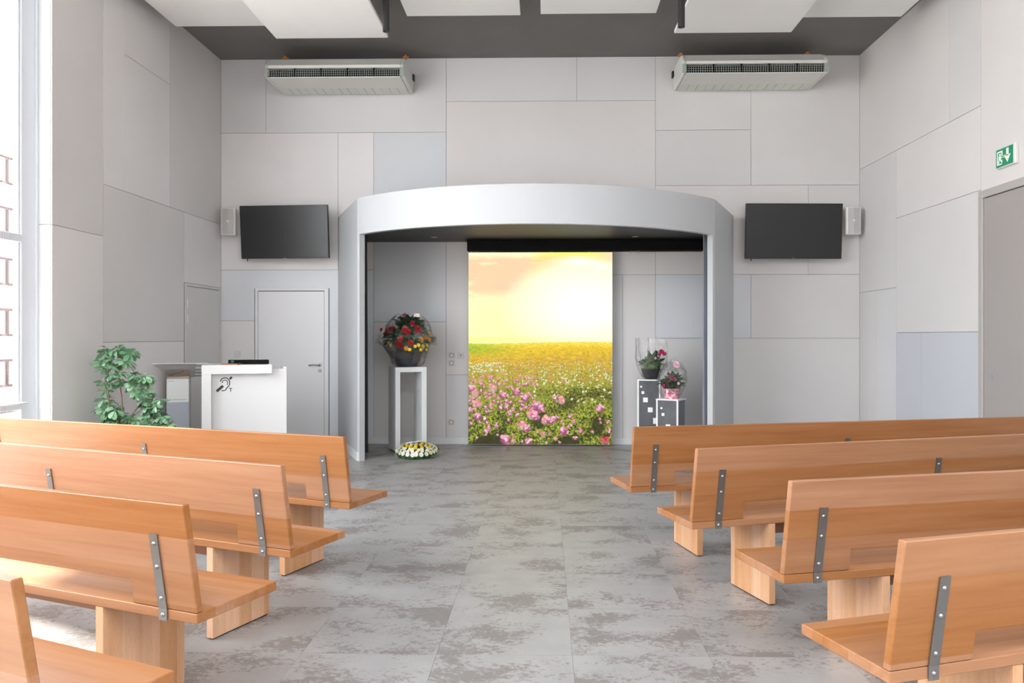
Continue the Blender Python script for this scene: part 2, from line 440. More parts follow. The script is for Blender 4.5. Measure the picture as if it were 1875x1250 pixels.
# left wall
wall_left = tag(obj('wall_left', box(XL - .2, XL - TH, onX(95, 500, XL).y + TH, YB + TH, -.2, ZC + .3), M['backing']), kind='structure')
yL = lambda x, y=400: onX(x, y, XL).y
YE = yL(95)
def lp(y0, y1, z0, z1, tone): return obj('panel', box(XL - TH, XL, y0 + G, y1 - G, z0 + G, z1 - G), M['panel_' + tone], wall_left)
zA = onX(270, 127, XL).z; zBq = onX(300, 375, XL).z; zCq = onX(140, 421, XL).z; zDq = onX(262, 625.5, XL).z; zEq = onX(370, 522, XL).z
l188, l228, l311, l337 = yL(189, 500), yL(228, 200), yL(311.5, 250), yL(337, 570)
LDY0, LDY1 = yL(339, 600), yL(400.5, 600)
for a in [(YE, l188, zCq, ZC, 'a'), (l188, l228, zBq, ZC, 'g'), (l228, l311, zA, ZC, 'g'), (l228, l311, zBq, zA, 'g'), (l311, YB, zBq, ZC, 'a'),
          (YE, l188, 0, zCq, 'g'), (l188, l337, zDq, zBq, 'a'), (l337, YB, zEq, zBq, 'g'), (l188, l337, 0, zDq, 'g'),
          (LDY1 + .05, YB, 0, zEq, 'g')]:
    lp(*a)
# end of the wall (window reveal), faces the room
for z0, z1 in ((0, zCq), (zCq, ZC)):
    obj('panel', box(XL - .2, XL - TH - G, YE, YE + TH, z0 + G, z1 - G), M['white_paint'], wall_left)
# sill piece below/above window are part of the glazing; wall behind the camera
wall_rear = tag(obj('wall_rear', box(XL - .3, XR + .3, YF - .2, YF, -.2, ZC + .3), M['white_paint']), kind='structure')
# ceiling with an added rooflight, unseen behind the camera, to brighten the walls
SX0, SX1, SY0, SY1 = -3.4, 3.6, -3.0, 0.3
_cb = bmesh.new()
add_box(_cb, XL - .35, XR + .3, SY1, YB + .25, ZC, ZC + .25); add_box(_cb, XL - .35, XR + .3, YF - .2, SY0, ZC, ZC + .25)
add_box(_cb, XL - .35, SX0, SY0, SY1, ZC, ZC + .25); add_box(_cb, SX1, XR + .3, SY0, SY1, ZC, ZC + .25)
ceiling = tag(obj('ceiling', _cb, M['ceiling']), kind='structure')
roof_added = tag(empty('added_rooflight', (0, 0, ZC)), kind='structure')  # invented glazing, there only to let in extra daylight
for k in range(5):
    xx = SX0 + (SX1 - SX0) * k / 4
    obj('mullion', box(xx - .03, xx + .03, SY0, SY1, .14, .22), M['alu'], roof_added)
    if k < 4: obj('pane', box(xx + .03, xx + (SX1 - SX0) / 4 - .03, SY0, SY1, .17, .18), M['glass'], roof_added)

# window 1 (left glazing)
win = tag(empty('window_1', (XW, YE, 0)), kind='structure')
def wbox(name, y0, y1, z0, z1, m, x0=-.09, x1=0., bev=.004):
    return obj(name, box(x0, x1, y0 - YE, y1 - YE, z0, z1, bev=bev), m, win)
zT0, zT1 = onX(25, 441, XW).z, onX(25, 426, XW).z       # transom
zB0, zB1 = onX(25, 751, XW).z, onX(25, 741, XW).z
wbox('frame_post', YE - .03, YE, 0, ZC, M['alu'], x0=-.05)
jam = onX(42, 500, XW).y
wbox('frame_post', jam, YE - .034, 0, ZC, M['alu'], x0=-.05, x1=-.015)
Wend = .2; Wn = 4
pitch = (jam - Wend) / Wn
for k in range(Wn):
    y1 = jam - k * pitch; y0 = y1 - pitch
    wbox('mullion', y0 - .05, y0 + .05, 0, ZC, M['alu'])
    for z0, z1 in ((zT0, zT1), (zB0, zB1), (0, .06), (ZC - .06, ZC)):
        wbox('transom', y0 + .05, y1 - (0.05 if k else 0), z0, z1, M['alu'], bev=.003)
    for z0, z1 in ((.06, zB0), (zB1, zT0), (zT1, ZC - .06)):
        p = wbox('pane', y0 + .05, y1 - (.05 if k else 0), z0, z1, M['glass'], x0=-.05, x1=-.044, bev=0)
    # slim sash around the upper and middle lights
    for z0, z1 in ((zB1, zT0), (zT1, ZC - .06)):
        wbox('sash', y1 - (.05 if k else 0) - .028, y1 - (.05 if k else 0), z0, z1, M['alu'], x0=-.07, x1=-.025, bev=.003)
wbox('wall_stub', YF, Wend - .05, 0, ZC, M['white_paint'], x0=-.2, x1=.0, bev=0)
# window sill board
wbox('sill', Wend, jam, zB1, zB1 + .015, M['white_paint'], x0=-.02, x1=.05)
# bead chains of the blinds
for (xp, yb) in ((13, 680), (4, 760)):
    q = onX(xp, 400, XW + .03); bt = onX(xp, yb, XW + .03).z
    ch = bmesh.new()
    z = bt
    while z < ZC - .02:
        for dy in (0, .03):
            bmesh.ops.create_icosphere(ch, subdivisions=1, radius=.0022, matrix=Matrix.Translation((q.x, q.y + dy, z)))
        z += .009
    for k in range(7):
        a = PI + PI * k / 6
        bmesh.ops.create_icosphere(ch, subdivisions=1, radius=.0022, matrix=Matrix.Translation((q.x, q.y + .015 + .015 * math.cos(a), bt + .022 * math.sin(a))))
    tag(obj('blind_chain', ch, M['ink_soft'] if xp > 5 else M['mauve']),
        'grey bead chain looped down beside the window jamb' if xp > 5 else 'mauve bead chain at the very left edge of the photo', 'blind chain')
# daylight portals for the window and the added rooflight
for (nm, loc, rot, sxx, syy) in (('window_portal', (XW - .3, (jam + Wend) / 2, ZC / 2), (0, -PI / 2, 0), ZC, jam - Wend),
                                 ('added_rooflight_portal', ((SX0 + SX1) / 2, (SY0 + SY1) / 2, ZC + .3), (0, 0, 0), SX1 - SX0, SY1 - SY0)):
    ld = bpy.data.lights.new(nm, 'AREA'); ld.shape = 'RECTANGLE'; ld.size = sxx; ld.size_y = syy
    lo = bpy.data.objects.new(nm, ld); COL.objects.link(lo); lo.location = loc; lo.rotation_euler = rot
    ld.cycles.is_portal = True

# outside: paving and the neighbouring building
tag(obj('ground', box(-60, XL - .36, -40, 60, -.3, -.06), M['ground']), 'pale paving outside the window', 'paving', kind='structure')
M['cladding'] = subtle('pale_cladding', (.19, .16, .152), .8, .05, 2, rnd=.08)
M['brick_red'] = subtle('red_cladding', (.17, .115, .11), .8, .06, 3, rnd=.1)
bx0, by0, by1, bh = -10.6, 9.0, 22.0, 5.5
bld = tag(empty('building', (bx0, by0, 0)), 'pale building with red brick bands seen through the left window', 'building')
obj('wall', box(-4, -.06, 0, by1 - by0, -.06, bh), M['brick_red'], bld)
rr = random.Random(3); zz = 0; row = 0; bmesh_c = {}
while zz < bh - .2:
    yy = 0 - (row % 2) * .31
    while yy < 10:
        y0_, y1_ = max(yy, 0), yy + .50
        if y1_ - y0_ > .2:
            key = round(y1_ - y0_, 3)
            if key not in bmesh_c:
                o = obj('block', box(-.06, 0, 0, y1_ - y0_, 0, .46, bev=.01), M['cladding'], bld, (0, y0_, zz)); bmesh_c[key] = o.data
            else:
                o = bpy.data.objects.new('block', bmesh_c[key]); o.location = (0, y0_, zz); link(o, bld)
        yy += .62
    zz += .50; row += 1

# doors
def hinge(parent, loc, along_y=False, n=2):
    pass
d1 = tag(empty('door_1', (0, YB, 0)), kind='structure')
a0, a1 = X_(468, 600), X_(602, 600); ztop = Z_(528, 530)
fr = bmesh.new()
add_box(fr, a0, a0 + .035, -.02, .01, 0, ztop); add_box(fr, a1 - .055, a1, -.02, .01, 0, ztop); add_box(fr, a0 + .035, a1 - .055, -.02, .01, ztop - .03, ztop)
obj('door_frame', fr, M['door'], d1)
obj('gap', box(a0 + .035, a1 - .055, .006, .011, 0, ztop - .03), M['dark_gap'], d1)
leaf = obj('door_leaf', box(a0 + .039, a1 - .063, -.008, .004, .008, ztop - .04), M['door'], d1)
for yy in (563, 585, 760):
    zq = Z_(yy, 470); obj('hinge', tube([(a0 + .037, -.018, zq - .045), (a0 + .037, -.018, zq + .045)], .008), M['plastic_white'], d1)
hx = X_(586, 668); hz = Z_(668, 586)
hb = bmesh.new(); add_tube(hb, [(hx, -.008, hz), (hx, -.055, hz), (hx - .03, -.06, hz + .002), (hx - .08, -.06, hz + .006), (hx - .14, -.055, hz - .004)], .009)
obj('door_handle', hb, M['steel'], leaf, smooth=True)
for zz_ in (hz, Z_(678.5, 586)):
    r_ = bmesh.new(); add_lathe(r_, [(0, 0), (.026, 0), (.024, .008), (0, .008)], 18)
    bmesh.ops.rotate(r_, verts=r_.verts, cent=(0, 0, 0), matrix=Matrix.Rotation(PI / 2, 3, 'X'))
    obj('rosette', r_, M['steel'], leaf, (hx, -.008, zz_))

d2 = tag(empty('door_2', (XL, 0, 0)), kind='structure')
fr = bmesh.new(); zt2 = zEq - .004
add_box(fr, -.01, .012, LDY0, LDY0 + .03, 0, zt2); add_box(fr, -.01, .012, LDY1 + .01, LDY1 + .05, 0, zt2); add_box(fr, -.01, .012, LDY0 + .03, LDY1 + .01, zt2 - .03, zt2)
obj('door_frame', fr, M['panel_c'], d2)
obj('gap', box(-.011, -.006, LDY0 + .03, LDY1 + .01, 0, zt2 - .03), M['dark_gap'], d2)
obj('door_leaf', box(-.006, .006, LDY0 + .036, LDY1 + .002, .008, zt2 - .036), M['panel_c'], d2)
for yy in (556, 583):
    zq = onX(341, yy, XL).z; obj('hinge', tube([(.014, LDY0 + .033, zq - .05), (.014, LDY0 + .033, zq + .05)], .008), M['plastic_white'], d2)

d3 = tag(empty('door_3', (XR, 0, 0)), kind='structure')
fr = bmesh.new()
y1_ = y1796 - .006; y0_ = DY0
add_box(fr, -.03, .012, y1_ - .07, y1_, 0, DZ - G, bev=.004); add_box(fr, -.03, .012, y0_, y0_ + .07, 0, DZ - G, bev=.004); add_box(fr, -.03, .012, y0_ + .07, y1_ - .07, DZ - .075, DZ - G, bev=.004)
obj('door_frame', fr, M['door_big_frame'], d3)
obj('gap', box(.004, .01, y0_ + .07, y1_ - .07, 0, DZ - .07), M['dark_gap'], d3)
ym = (y0_ + y1_) / 2
for ya, yb in ((y0_ + .075, ym - .003), (ym + .003, y1_ - .075)):
    obj('door_leaf', box(-.012, .005, ya, yb, .008, DZ - .082), M['door_big'], d3)
q = onX(1818, 691, XR); st = bmesh.new(); add_lathe(st, [(0, 0), (.03, 0), (.03, .003), (0, .003)], 16)
bmesh.ops.rotate(st, verts=st.verts, cent=(0, 0, 0), matrix=Matrix.Rotation(-PI / 2, 3, 'Y'))
obj('felt_disc', st, M['ink_soft'], d3, (-.0125, q.y, q.z))

# baseboards
def base(name, *a): tag(obj(name, box(*a, bev=.002), M['white_paint']), kind='structure')
PBL = X_(619, 600); PBR = X_(1342, 600)
base('baseboard_back_1', XL + .003, a0 - .003, YB - .012, YB, 0, .09)
base('baseboard_back_2', PBL + .13, PBR - .13, YB - .012, YB, 0, .09)
base('baseboard_back_3', PBR + .003, XR - .003, YB - .012, YB, 0, .09)
base('baseboard_back_4', a1 + .003, PBL - .003, YB - .012, YB, 0, .09)
base('baseboard_left', XL, XL + .012, YE + .01, LDY0 - .003, 0, .09)
base('baseboard_right', XR - .012, XR, y1_ + .003, YB - .013, 0, .09)

# ------------------------------------------------------------------ curved portal
KL = onZ(654, 843, 0); zt = onY(653, 363, KL.y).z
KR = onZ(1309, 364.6, zt); C0 = onZ(1000, 336, zt)
zb = onY(653, 429, KL.y).z
BL = onY(619, 600, YB - .004); BR = onY(1343, 600, YB - .004)
def circle3(p, q, r):
    ax, ay, bx, by, cx, cy = p.x, p.y, q.x, q.y, r.x, r.y
    d = 2 * (ax * (by - cy) + bx * (cy - ay) + cx * (ay - by))
    ux = ((ax**2 + ay**2) * (by - cy) + (bx**2 + by**2) * (cy - ay) + (cx**2 + cy**2) * (ay - by)) / d
    uy = ((ax**2 + ay**2) * (cx - bx) + (bx**2 + by**2) * (ax - cx) + (cx**2 + cy**2) * (bx - ax)) / d
    return Vector((ux, uy)), math.hypot(ax - ux, ay - uy)
cc, R0 = circle3(KL, C0, KR)
aL = math.atan2(KL.y - cc.y, KL.x - cc.x); aR = math.atan2(KR.y - cc.y, KR.x - cc.x)
if aL > 0: aL -= 2 * PI
if aR > 0: aR -= 2 * PI
print('portal', KL, KR, C0, 'zt', zt, 'zb', zb, 'R', R0, 'cc', cc)
WT = .07
portal = empty('curved_portal', (cc.x, YB, 0), 0, 'white curved portal wall framing the dark alcove with the flower picture', 'portal')
loc = lambda x, y: (x - cc.x, y - YB)
def arc_poly(a, b, n, r1=None, r2=None):
    r1 = r1 or R0; r2 = r2 or R0 - WT
    P = [(cc.x + r1 * math.cos(a + (b - a) * i / n), cc.y + r1 * math.sin(a + (b - a) * i / n)) for i in range(n + 1)]
    P += [(cc.x + r2 * math.cos(b + (a - b) * i / n), cc.y + r2 * math.sin(b + (a - b) * i / n)) for i in range(n + 1)]
    return [loc(*p) for p in P]
def arc_strip(a, b, n, z0, z1, r1=None, r2=None):
    bm = bmesh.new(); r1 = r1 or R0; r2 = r2 or R0 - WT
    rows = []
    for i in range(n + 1):
        t = a + (b - a) * i / n
        o_ = loc(cc.x + r1 * math.cos(t), cc.y + r1 * math.sin(t)); n_ = loc(cc.x + r2 * math.cos(t), cc.y + r2 * math.sin(t))
        rows.append([bm.verts.new((*o_, z0)), bm.verts.new((*o_, z1)), bm.verts.new((*n_, z1)), bm.verts.new((*n_, z0))])
    for A, B in zip(rows, rows[1:]):
        for k in range(4): bm.faces.new((A[k], A[(k + 1) % 4], B[(k + 1) % 4], B[k]))
    bm.faces.new(rows[0]); bm.faces.new(rows[-1])
    return bm
obj('fascia', arc_strip(aL, aR, 64, zb, zt), M['portal'], portal)
for o_ in portal.children:
    for p in o_.data.polygons: p.use_smooth = abs(p.normal.z) < .5 and False
pw = .052 / R0
obj('jamb', arc_strip(aL, aL + pw, 4, 0, zb), M['portal'], portal)
obj('jamb', arc_strip(aR - pw, aR, 4, 0, zb), M['portal'], portal)
def side(K, Bk, sgn):
    K2 = Vector((K.x, K.y)); B2 = Vector((Bk.x, Bk.y)); d = (B2 - K2).normalized(); nrm = Vector((-d.y, d.x))
    if nrm.x * sgn > 0: nrm = -nrm       # inward normal
    poly = [K2, B2, B2 + nrm * WT - d * (nrm.y * WT / d.y), K2 + nrm * WT]
    obj('side_wall', prism([loc(*p) for p in poly], 2, 0, zt), M['portal'], portal)
    o = -nrm * .008
    poly = [K2 + o, B2 + o - d * max(0, o.y / d.y), B2, K2]
    obj('baseboard', prism([loc(*p) for p in poly], 2, 0, .10), M['white_paint'], portal)
    return K2 + nrm * WT, B2 + nrm * WT - d * (nrm.y * WT / d.y)
iLK, iLB = side(KL, BL, -1); iRK, iRB = side(KR, BR, 1)
obj('baseboard', arc_strip(aL, aL + pw, 3, 0, .10, R0 + .008, R0), M['white_paint'], portal)
obj('baseboard', arc_strip(aR - pw, aR, 3, 0, .10, R0 + .008, R0), M['white_paint'], portal)
# black soffit inside the alcove
zs = onY(750, 443, YB).z
ri = R0 - WT - .002
sp = [loc(cc.x + ri * math.cos(aL + .03 + (aR - aL - .06) * i / 40), cc.y + ri * math.sin(aL + .03 + (aR - aL - .06) * i / 40)) for i in range(41)]
sp = [loc(iLB.x + .004, YB - .002), loc(iLK.x + .03, iLK.y)] + sp + [loc(iRK.x - .03, iRK.y), loc(iRB.x - .004, YB - .002)]
obj('soffit', prism(sp, 2, zs, zs + .06), M['soffit'], portal)
for (x, y, nm) in ((795, 434, 'left'), (1163, 433, 'right')):
    p = onZ(x, y, zs)
    t = empty('downlight', (p.x, p.y, zs), 0, 'small round recessed downlight in the black alcove ceiling, %s of the picture' % nm, 'downlight', 'alcove downlights')
    obj('ring', lathe([(.028, 0), (.028, -.004), (.045, -.004), (.045, 0)], 20), M['steel'], t)
    obj('lens', cyl(.027, -.002, 0, 16), M['plastic_white'], t)

# gathered curtains inside the alcove
def curtain(name, P0, P1, wtop, wbot, m, z0, z1, label, toward):
    bm = bmesh.new(); n = 60; mz = 12; P0 = Vector(P0); P1 = Vector(P1); rows = []
    d = (P1 - P0); L = d.length; d.normalize(); nr = Vector((-d.y, d.x))
    for j in range(mz + 1):
        f = j / mz; row = []; wd = wbot + (wtop - wbot) * f
        for i in range(n + 1):
            t = i / n
            a = .035 * math.sin(t * PI * 2 * 6 + f * .6) * (1 - .35 * f)
            p = P0 + d * (t * L) + nr * (a + toward * wd * (.55 + .2 * math.sin(t * 9)))
            row.append(bm.verts.new((p.x, p.y, z0 + (z1 - z0) * f)))
        rows.append(row)
    for A, B in zip(rows, rows[1:]):
        for i in range(n): bm.faces.new((A[i], A[i + 1], B[i + 1], B[i]))
    r = bmesh.ops.solidify(bm, geom=bm.faces[:], thickness=.004)
    o = obj(name, bm, m, smooth=True); tag(o, label, 'curtain')
    return o

# backlit picture
YP = onZ(990, 816, 0).y
px0, px1 = onY(857, 650, YP).x, onY(1122, 650, YP).x; pz1 = onY(990, 461, YP).z
pic = empty('backlit_picture', ((px0 + px1) / 2, YP, 0), 0, 'tall backlit picture of a sunny rose field, hung from the black rail', 'picture')
hw = (px1 - px0) / 2
obj('case', box(-hw, hw, .003, .05, .012, pz1, bev=.003), M['steel'], pic)
def paint():
    W, Hh = 420, 562
    img = np.zeros((Hh, W, 3)); u = np.linspace(0, 1, W)[None, :]; v = np.linspace(0, 1, Hh)[:, None]
    rs = np.random.RandomState(5)
    def vn(nx, ny, seed):   # smooth value noise
        r = np.random.RandomState(seed).rand(ny + 2, nx + 2)
        X = (u * nx) + v * 0; Y = (v * ny) + u * 0
        xi = np.floor(X).astype(int).clip(0, nx); yi = np.floor(Y).astype(int).clip(0, ny)
        fx = X - xi; fy = Y - yi; fx = fx * fx * (3 - 2 * fx); fy = fy * fy * (3 - 2 * fy)
        return (r[yi, xi] * (1 - fx) + r[yi, xi + 1] * fx) * (1 - fy) + (r[yi + 1, xi] * (1 - fx) + r[yi + 1, xi + 1] * fx) * fy
    def lerp(a, b, t): return a + (b - a) * np.clip(t, 0, 1)[..., None]
    C = lambda *c: np.array(c, float)
    sky = lerp(C(246, 248, 205), C(255, 251, 182), v * 2.2 + u * 0)
    n = .40 * vn(4, 12, 1) + .32 * vn(9, 34, 2) + .28 * vn(20, 90, 3)
    d = np.sqrt(((u - .80) / .62) ** 2 + ((v - .28) / .30) ** 2)
    sky = lerp(sky, C(255, 246, 90), np.exp(-((d - .92) / .13) ** 2) * .8 * np.clip((u - .3) * 5, 0, 1) * np.clip((.30 - v) * 12, 0, 1))
    peach = np.clip((n - .36 + .30 * np.exp(-((v - .10) / .07) ** 2) * (u < .75) + .22 * np.exp(-((v - .20) / .03) ** 2) * np.clip((.6 - u) * 5, 0, 1)) * 6, 0, 1)
    peach *= np.clip(1 - (v - .19) / .06 , 0, 1) * np.clip((d - .72) * 5, 0, 1) * np.clip((v - .012) * 40, 0, 1)
    sky = lerp(sky, C(252, 214, 172), peach)
    sky = lerp(sky, C(238, 206, 176), peach * np.clip((n - .5) * 4, 0, 1) * .5)
    wht = np.clip(1.25 - d * 1.35, 0, 1) ** .8
    wht = np.maximum(wht, .9 * np.exp(-((u - .82) / .20) ** 2 - ((v - .37) / .08) ** 2))
    sky = lerp(sky, C(255, 255, 252), wht)
    wc = np.exp(-((u - .75) / .13) ** 2 - ((v - .045) / .02) ** 2) + np.exp(-((u - .93) / .09) ** 2 - ((v - .065) / .018) ** 2)
    sky = lerp(sky, C(255, 255, 246), np.clip(wc * (.5 + n), 0, 1))
    sky = lerp(sky, C(253, 226, 190), np.exp(-((u - 1.) / .1) ** 2 - ((v - .015) / .03) ** 2))
    sky = lerp(sky, C(255, 240, 120), np.exp(-((v - .455 - u * .0) / .012) ** 2) * (1 - u) * .6)
    img[:] = sky
    hz = .474 - .008 * u + .002 * np.sin(u * 7)
    f = (v - hz) / (1 - hz)
    stops = [(0, C(252, 226, 92)), (.06, C(236, 198, 50)), (.18, C(214, 176, 58)), (.30, C(186, 168, 66)), (.45, C(150, 156, 60)), (.65, C(92, 102, 44)), (1, C(44, 54, 26))]
    g = np.zeros_like(img)
    for (a, ca), (b, cb) in zip(stops, stops[1:]):
        m = (f >= a) & (f <= b); g[m] = (ca + (cb - ca) * ((f[m] - a) / (b - a))[:, None])
    gl = np.exp(-(u / .25) ** 2) * np.exp(-((f - .05) / .06) ** 2)
    g = lerp(g, C(150, 190, 50), gl * .8)
    tex = vn(60, 240, 7) * .6 + vn(160, 500, 8) * .4
    g *= (1 + (tex - .5)[..., None] * (.25 + .6 * np.clip(f, 0, 1))[..., None])
    m = f > 0; img[m] = g[m]
    def dab(x, y, rx, ry, col, al=1., ang=0.):
        X, Y = x * (W - 1), y * (Hh - 1); R = max(rx, ry) * W + 1
        x0, x1, y0, y1 = int(max(0, X - R)), int(min(W, X + R + 1)), int(max(0, Y - R)), int(min(Hh, Y + R + 1))
        if x1 <= x0 or y1 <= y0: return
        yy, xx = np.mgrid[y0:y1, x0:x1]; dx = xx - X; dy = yy - Y
        ca, sa = math.cos(ang), math.sin(ang)
        q = ((dx * ca + dy * sa) / (rx * W)) ** 2 + ((-dx * sa + dy * ca) / (ry * W)) ** 2
        a = np.clip(1.3 - q, 0, 1)[..., None] * al
        img[y0:y1, x0:x1] = img[y0:y1, x0:x1] * (1 - a) + np.array(col, float) * a
    N = 9000; vv = np.sort(rs.rand(N) ** .8)
    for k in range(N):
        fv = vv[k]; y = .485 + fv * .525; x = rs.rand(); s = .0025 + .011 * fv ** 1.2
        t = rs.rand(); e = rs.rand(); bright = (1 - fv) * .62
        nn = mnoise.noise(Vector((x * 5, y * 9, 3.3)))
        if fv > .40 and e < (fv - .28) * 1.05: col = (38 + 40 * t, 48 + 42 * t, 22 + 10 * t)
        elif t < .45: col = (int(lerp1(110, 225, bright + .25 * e)), int(lerp1(120, 200, bright + .2 * e)), int(lerp1(35, 60, e)))
        elif t < .75: dk = 1 - .38 * max(0, fv - .3); col = (lerp1(190, 240, e) * dk, lerp1(185, 212, e) * dk, lerp1(60, 95, e) * dk)
        else: col = (int(lerp1(30, 190, bright)), int(lerp1(40, 150, bright)), int(lerp1(16, 45, bright)))
        if fv > .4 and nn < -.12 and t < .8: col = (52 + 20 * e, 50 + 18 * e, 30)
        if fv > .5 and t > .6 and nn > 0: col = (150 + 60 * e, 180 + 30 * e, 60)
        dab(x, y, s, s * .45, col, .75, rs.rand() * PI)
    def rose(x, y, s, hue='p'):
        pal = {'p': [(228, 135, 175), (244, 180, 208), (252, 218, 230), (205, 100, 150)], 'w': [(238, 236, 190), (225, 232, 165), (250, 248, 220), (205, 212, 130)],
               'm': [(235, 150, 150), (250, 195, 180), (240, 120, 150), (252, 220, 205)], 'r': [(205, 60, 80), (235, 95, 110), (170, 35, 60), (240, 130, 130)],
               'o': [(225, 140, 80), (240, 175, 110), (230, 120, 90), (250, 200, 140)]}[hue]
        dab(x, y + s * .3, s * 1.0, s * .8, np.array(pal[3]) * .75, .8)
        for q in range(9):
            a = rs.rand() * 2 * PI; r = s * rs.rand() * .8
            dab(x + r * math.cos(a), y + r * math.sin(a) * .72, s * (.28 + .2 * rs.rand()), s * (.2 + .15 * rs.rand()), pal[rs.randint(3)], .85, rs.rand() * PI)
    for k in range(260):
        fv = rs.rand(); y = .54 + .14 * fv; x = rs.rand(); h_ = 'o' if rs.rand() < .6 else ('w' if rs.rand() < .4 else 'm')
        if fv > .3 and x > .5: h_ = 'w' if rs.rand() < .6 else 'o'
        rose(x, y, .004 + .006 * fv, h_)
    for k in range(60): rose(rs.rand() * .25, .575 + .05 * rs.rand(), .009, 'w')
    for k in range(50): rose(.25 + rs.rand() * .75, .572 + .06 * rs.rand(), .006, 'w')
    for k in range(75):
        x = .45 + .55 * rs.rand(); y = .64 + .14 * rs.rand(); rose(x, y, .006 + .006 * rs.rand(), 'w')
    for k in range(110):
        x = rs.rand() ** 1.3 * .5; y = .645 + .20 * rs.rand(); rose(x, y, .010 + .010 * (y - .6) * 4 * rs.rand(), 'p' if rs.rand() < .6 else 'm')
    for k in range(36):
        rose(rs.rand(), .84 + .15 * rs.rand(), .012, 'm' if rs.rand() < .6 else 'p')
    L = [(185, 865, 24), (315, 885, 22), (70, 865, 24), (85, 895, 22), (240, 905, 22), (105, 950, 24), (360, 920, 22), (230, 975, 20), (255, 978, 18), (425, 965, 26), (450, 975, 22),
         (530, 925, 20), (562, 930, 22), (400, 1010, 32), (420, 1018, 24), (105, 1018, 26), (470, 1040, 26), (500, 1045, 24), (530, 1032, 20), (350, 1075, 28), (370, 1085, 22), (280, 1050, 14), (210, 1078, 18),
         (165, 1092, 16), (145, 1110, 16), (600, 1018, 15), (575, 1100, 26), (770, 973, 24), (820, 1103, 20), (800, 1150, 24), (455, 1115, 20), (260, 1148, 32), (295, 1160, 18), (385, 1163, 24), (665, 1108, 20),
         (635, 1048, 16), (635, 1135, 18), (62, 995, 12), (150, 1035, 18), (75, 1055, 14)]
    for (x, y, s) in sorted(L, key=lambda q: q[1]):
        h_ = 'r' if (x, y) == (800, 1150) else ('m' if rs.rand() < .25 else 'p')
        for q in range(3 if s > 20 else 1):
            rose((x - 53) / 785 + (rs.rand() - .5) * .02, (y - 127) / 1051 + (rs.rand() - .5) * .014, s / 785 * .85, h_)
    img = np.clip(img, 0, 255) / 255.
    lin = np.where(img <= .04045, img / 12.92, ((img + .055) / 1.055) ** 2.4)
    return lin
def lerp1(a, b, t): t = max(0, min(1, t)); return a + (b - a) * t
lin = paint(); Hh, W, _ = lin.shape
vx, vz = np.meshgrid(np.linspace(-hw + .006, hw - .006, W), np.linspace(pz1 - .006, .02, Hh))
co = np.stack([vx, np.zeros_like(vx), vz], -1).reshape(-1, 3)
ii = np.arange(W * Hh).reshape(Hh, W)
quads = np.stack([ii[:-1, :-1], ii[1:, :-1], ii[1:, 1:], ii[:-1, 1:]], -1).reshape(-1, 4)
me = bpy.data.meshes.new('print'); me.vertices.add(len(co)); me.vertices.foreach_set('co', co.ravel())
me.loops.add(quads.size); me.loops.foreach_set('vertex_index', quads.ravel().astype(np.int32))
me.polygons.add(len(quads)); me.polygons.foreach_set('loop_start', np.arange(0, quads.size, 4, dtype=np.int32))
me.update(calc_edges=True)
at = me.color_attributes.new('picture', 'FLOAT_COLOR', 'POINT')
at.data.foreach_set('color', np.concatenate([lin.reshape(-1, 3), np.ones((W * Hh, 1))], 1).ravel())
mp_ = mat('backlit_print', (.01, .01, .01), .5, spec=.1); g = NT(mp_); an = g.n('ShaderNodeAttribute', attribute_name='picture')
g.l(an.outputs['Color'], g.b.inputs['Emission Color']); g.b.inputs['Emission Strength'].default_value = .67
me.materials.append(mp_); link(bpy.data.objects.new('print', me), pic)

# black rail above the picture
rx0, rx1 = onY(856, 450, YP).x, onY(1288, 450, YP).x; rz0 = onY(990, 458.5, YP - .06).z
rail = empty('sliding_rail', ((rx0 + rx1) / 2, YP, rz0), 0, 'long black box rail under the alcove ceiling that the picture hangs from', 'rail')
rh = (rx1 - rx0) / 2
obj('rail_box', box(-rh, rh, -.06, .12, 0, zs - rz0 - .001, bev=.003), M['black'], rail)
for x in (863, 872, 900, 905, 1010, 1080, 1155, 1163, 1170):
    xx = onY(x, 460, YP).x - (rx0 + rx1) / 2
    inside = px0 < xx + (rx0 + rx1) / 2 < px1
    obj('hanger', box(xx - .012, xx + .012, .015, .03, (pz1 - rz0 + .001) if inside else -.025, 0), M['chrome'], rail)

# curtains
curtain('curtain', (onY(1291, 600, 9.75).x, 9.75), (onY(1292, 600, 10.35).x, 10.35), .0, .0, M['curtain'], .02, zs - .005,
        'grey gathered curtain along the right inner side of the alcove', 1)
curtain('curtain', (onY(669, 600, 9.75).x, 9.75), (onY(668, 600, 10.25).x, 10.25), .0, .0, M['curtain_dark'], .02, zs - .005,
        'dark gathered curtain along the left inner side of the alcove', -1)

# ------------------------------------------------------------------ ceiling baffles
def baffle(xa, xb, y, z, label, ln=2.4):
    a = onZ(xa, y, z); b = onZ(xb, y, z); x0, x1, yy = a.x, b.x, (a.y + b.y) / 2
    t = empty('acoustic_panel', ((x0 + x1) / 2, yy, z), 0, label, 'acoustic panel', 'acoustic panels under the ceiling')
    hwid = (x1 - x0) / 2
    obj('board', box(-hwid, hwid, -ln, 0, 0, .035, bev=.003), M['baffle'], t)
    for px in (-hwid * .7, hwid * .7):
        for py in (-ln * .85, -.35):
            obj('hanger_rod', cyl(.006, .035, ZC - z - .001, 6, (px, py)), M['black_metal'], t)
baffle(321, 492, 48, 5.00, 'white acoustic ceiling panel touching the left wall')
baffle(505, 711, 70, 4.72, 'low white acoustic ceiling panel beside the left black tube lamp, left of it')
baffle(745, 953, 29, 4.90, 'white acoustic ceiling panel left of centre, above the left half of the portal')
baffle(990, 1201, 25, 4.90, 'white acoustic ceiling panel right of centre, above the right half of the portal')
baffle(1235, 1448, 60, 4.72, 'low white acoustic ceiling panel behind the right black tube lamp')
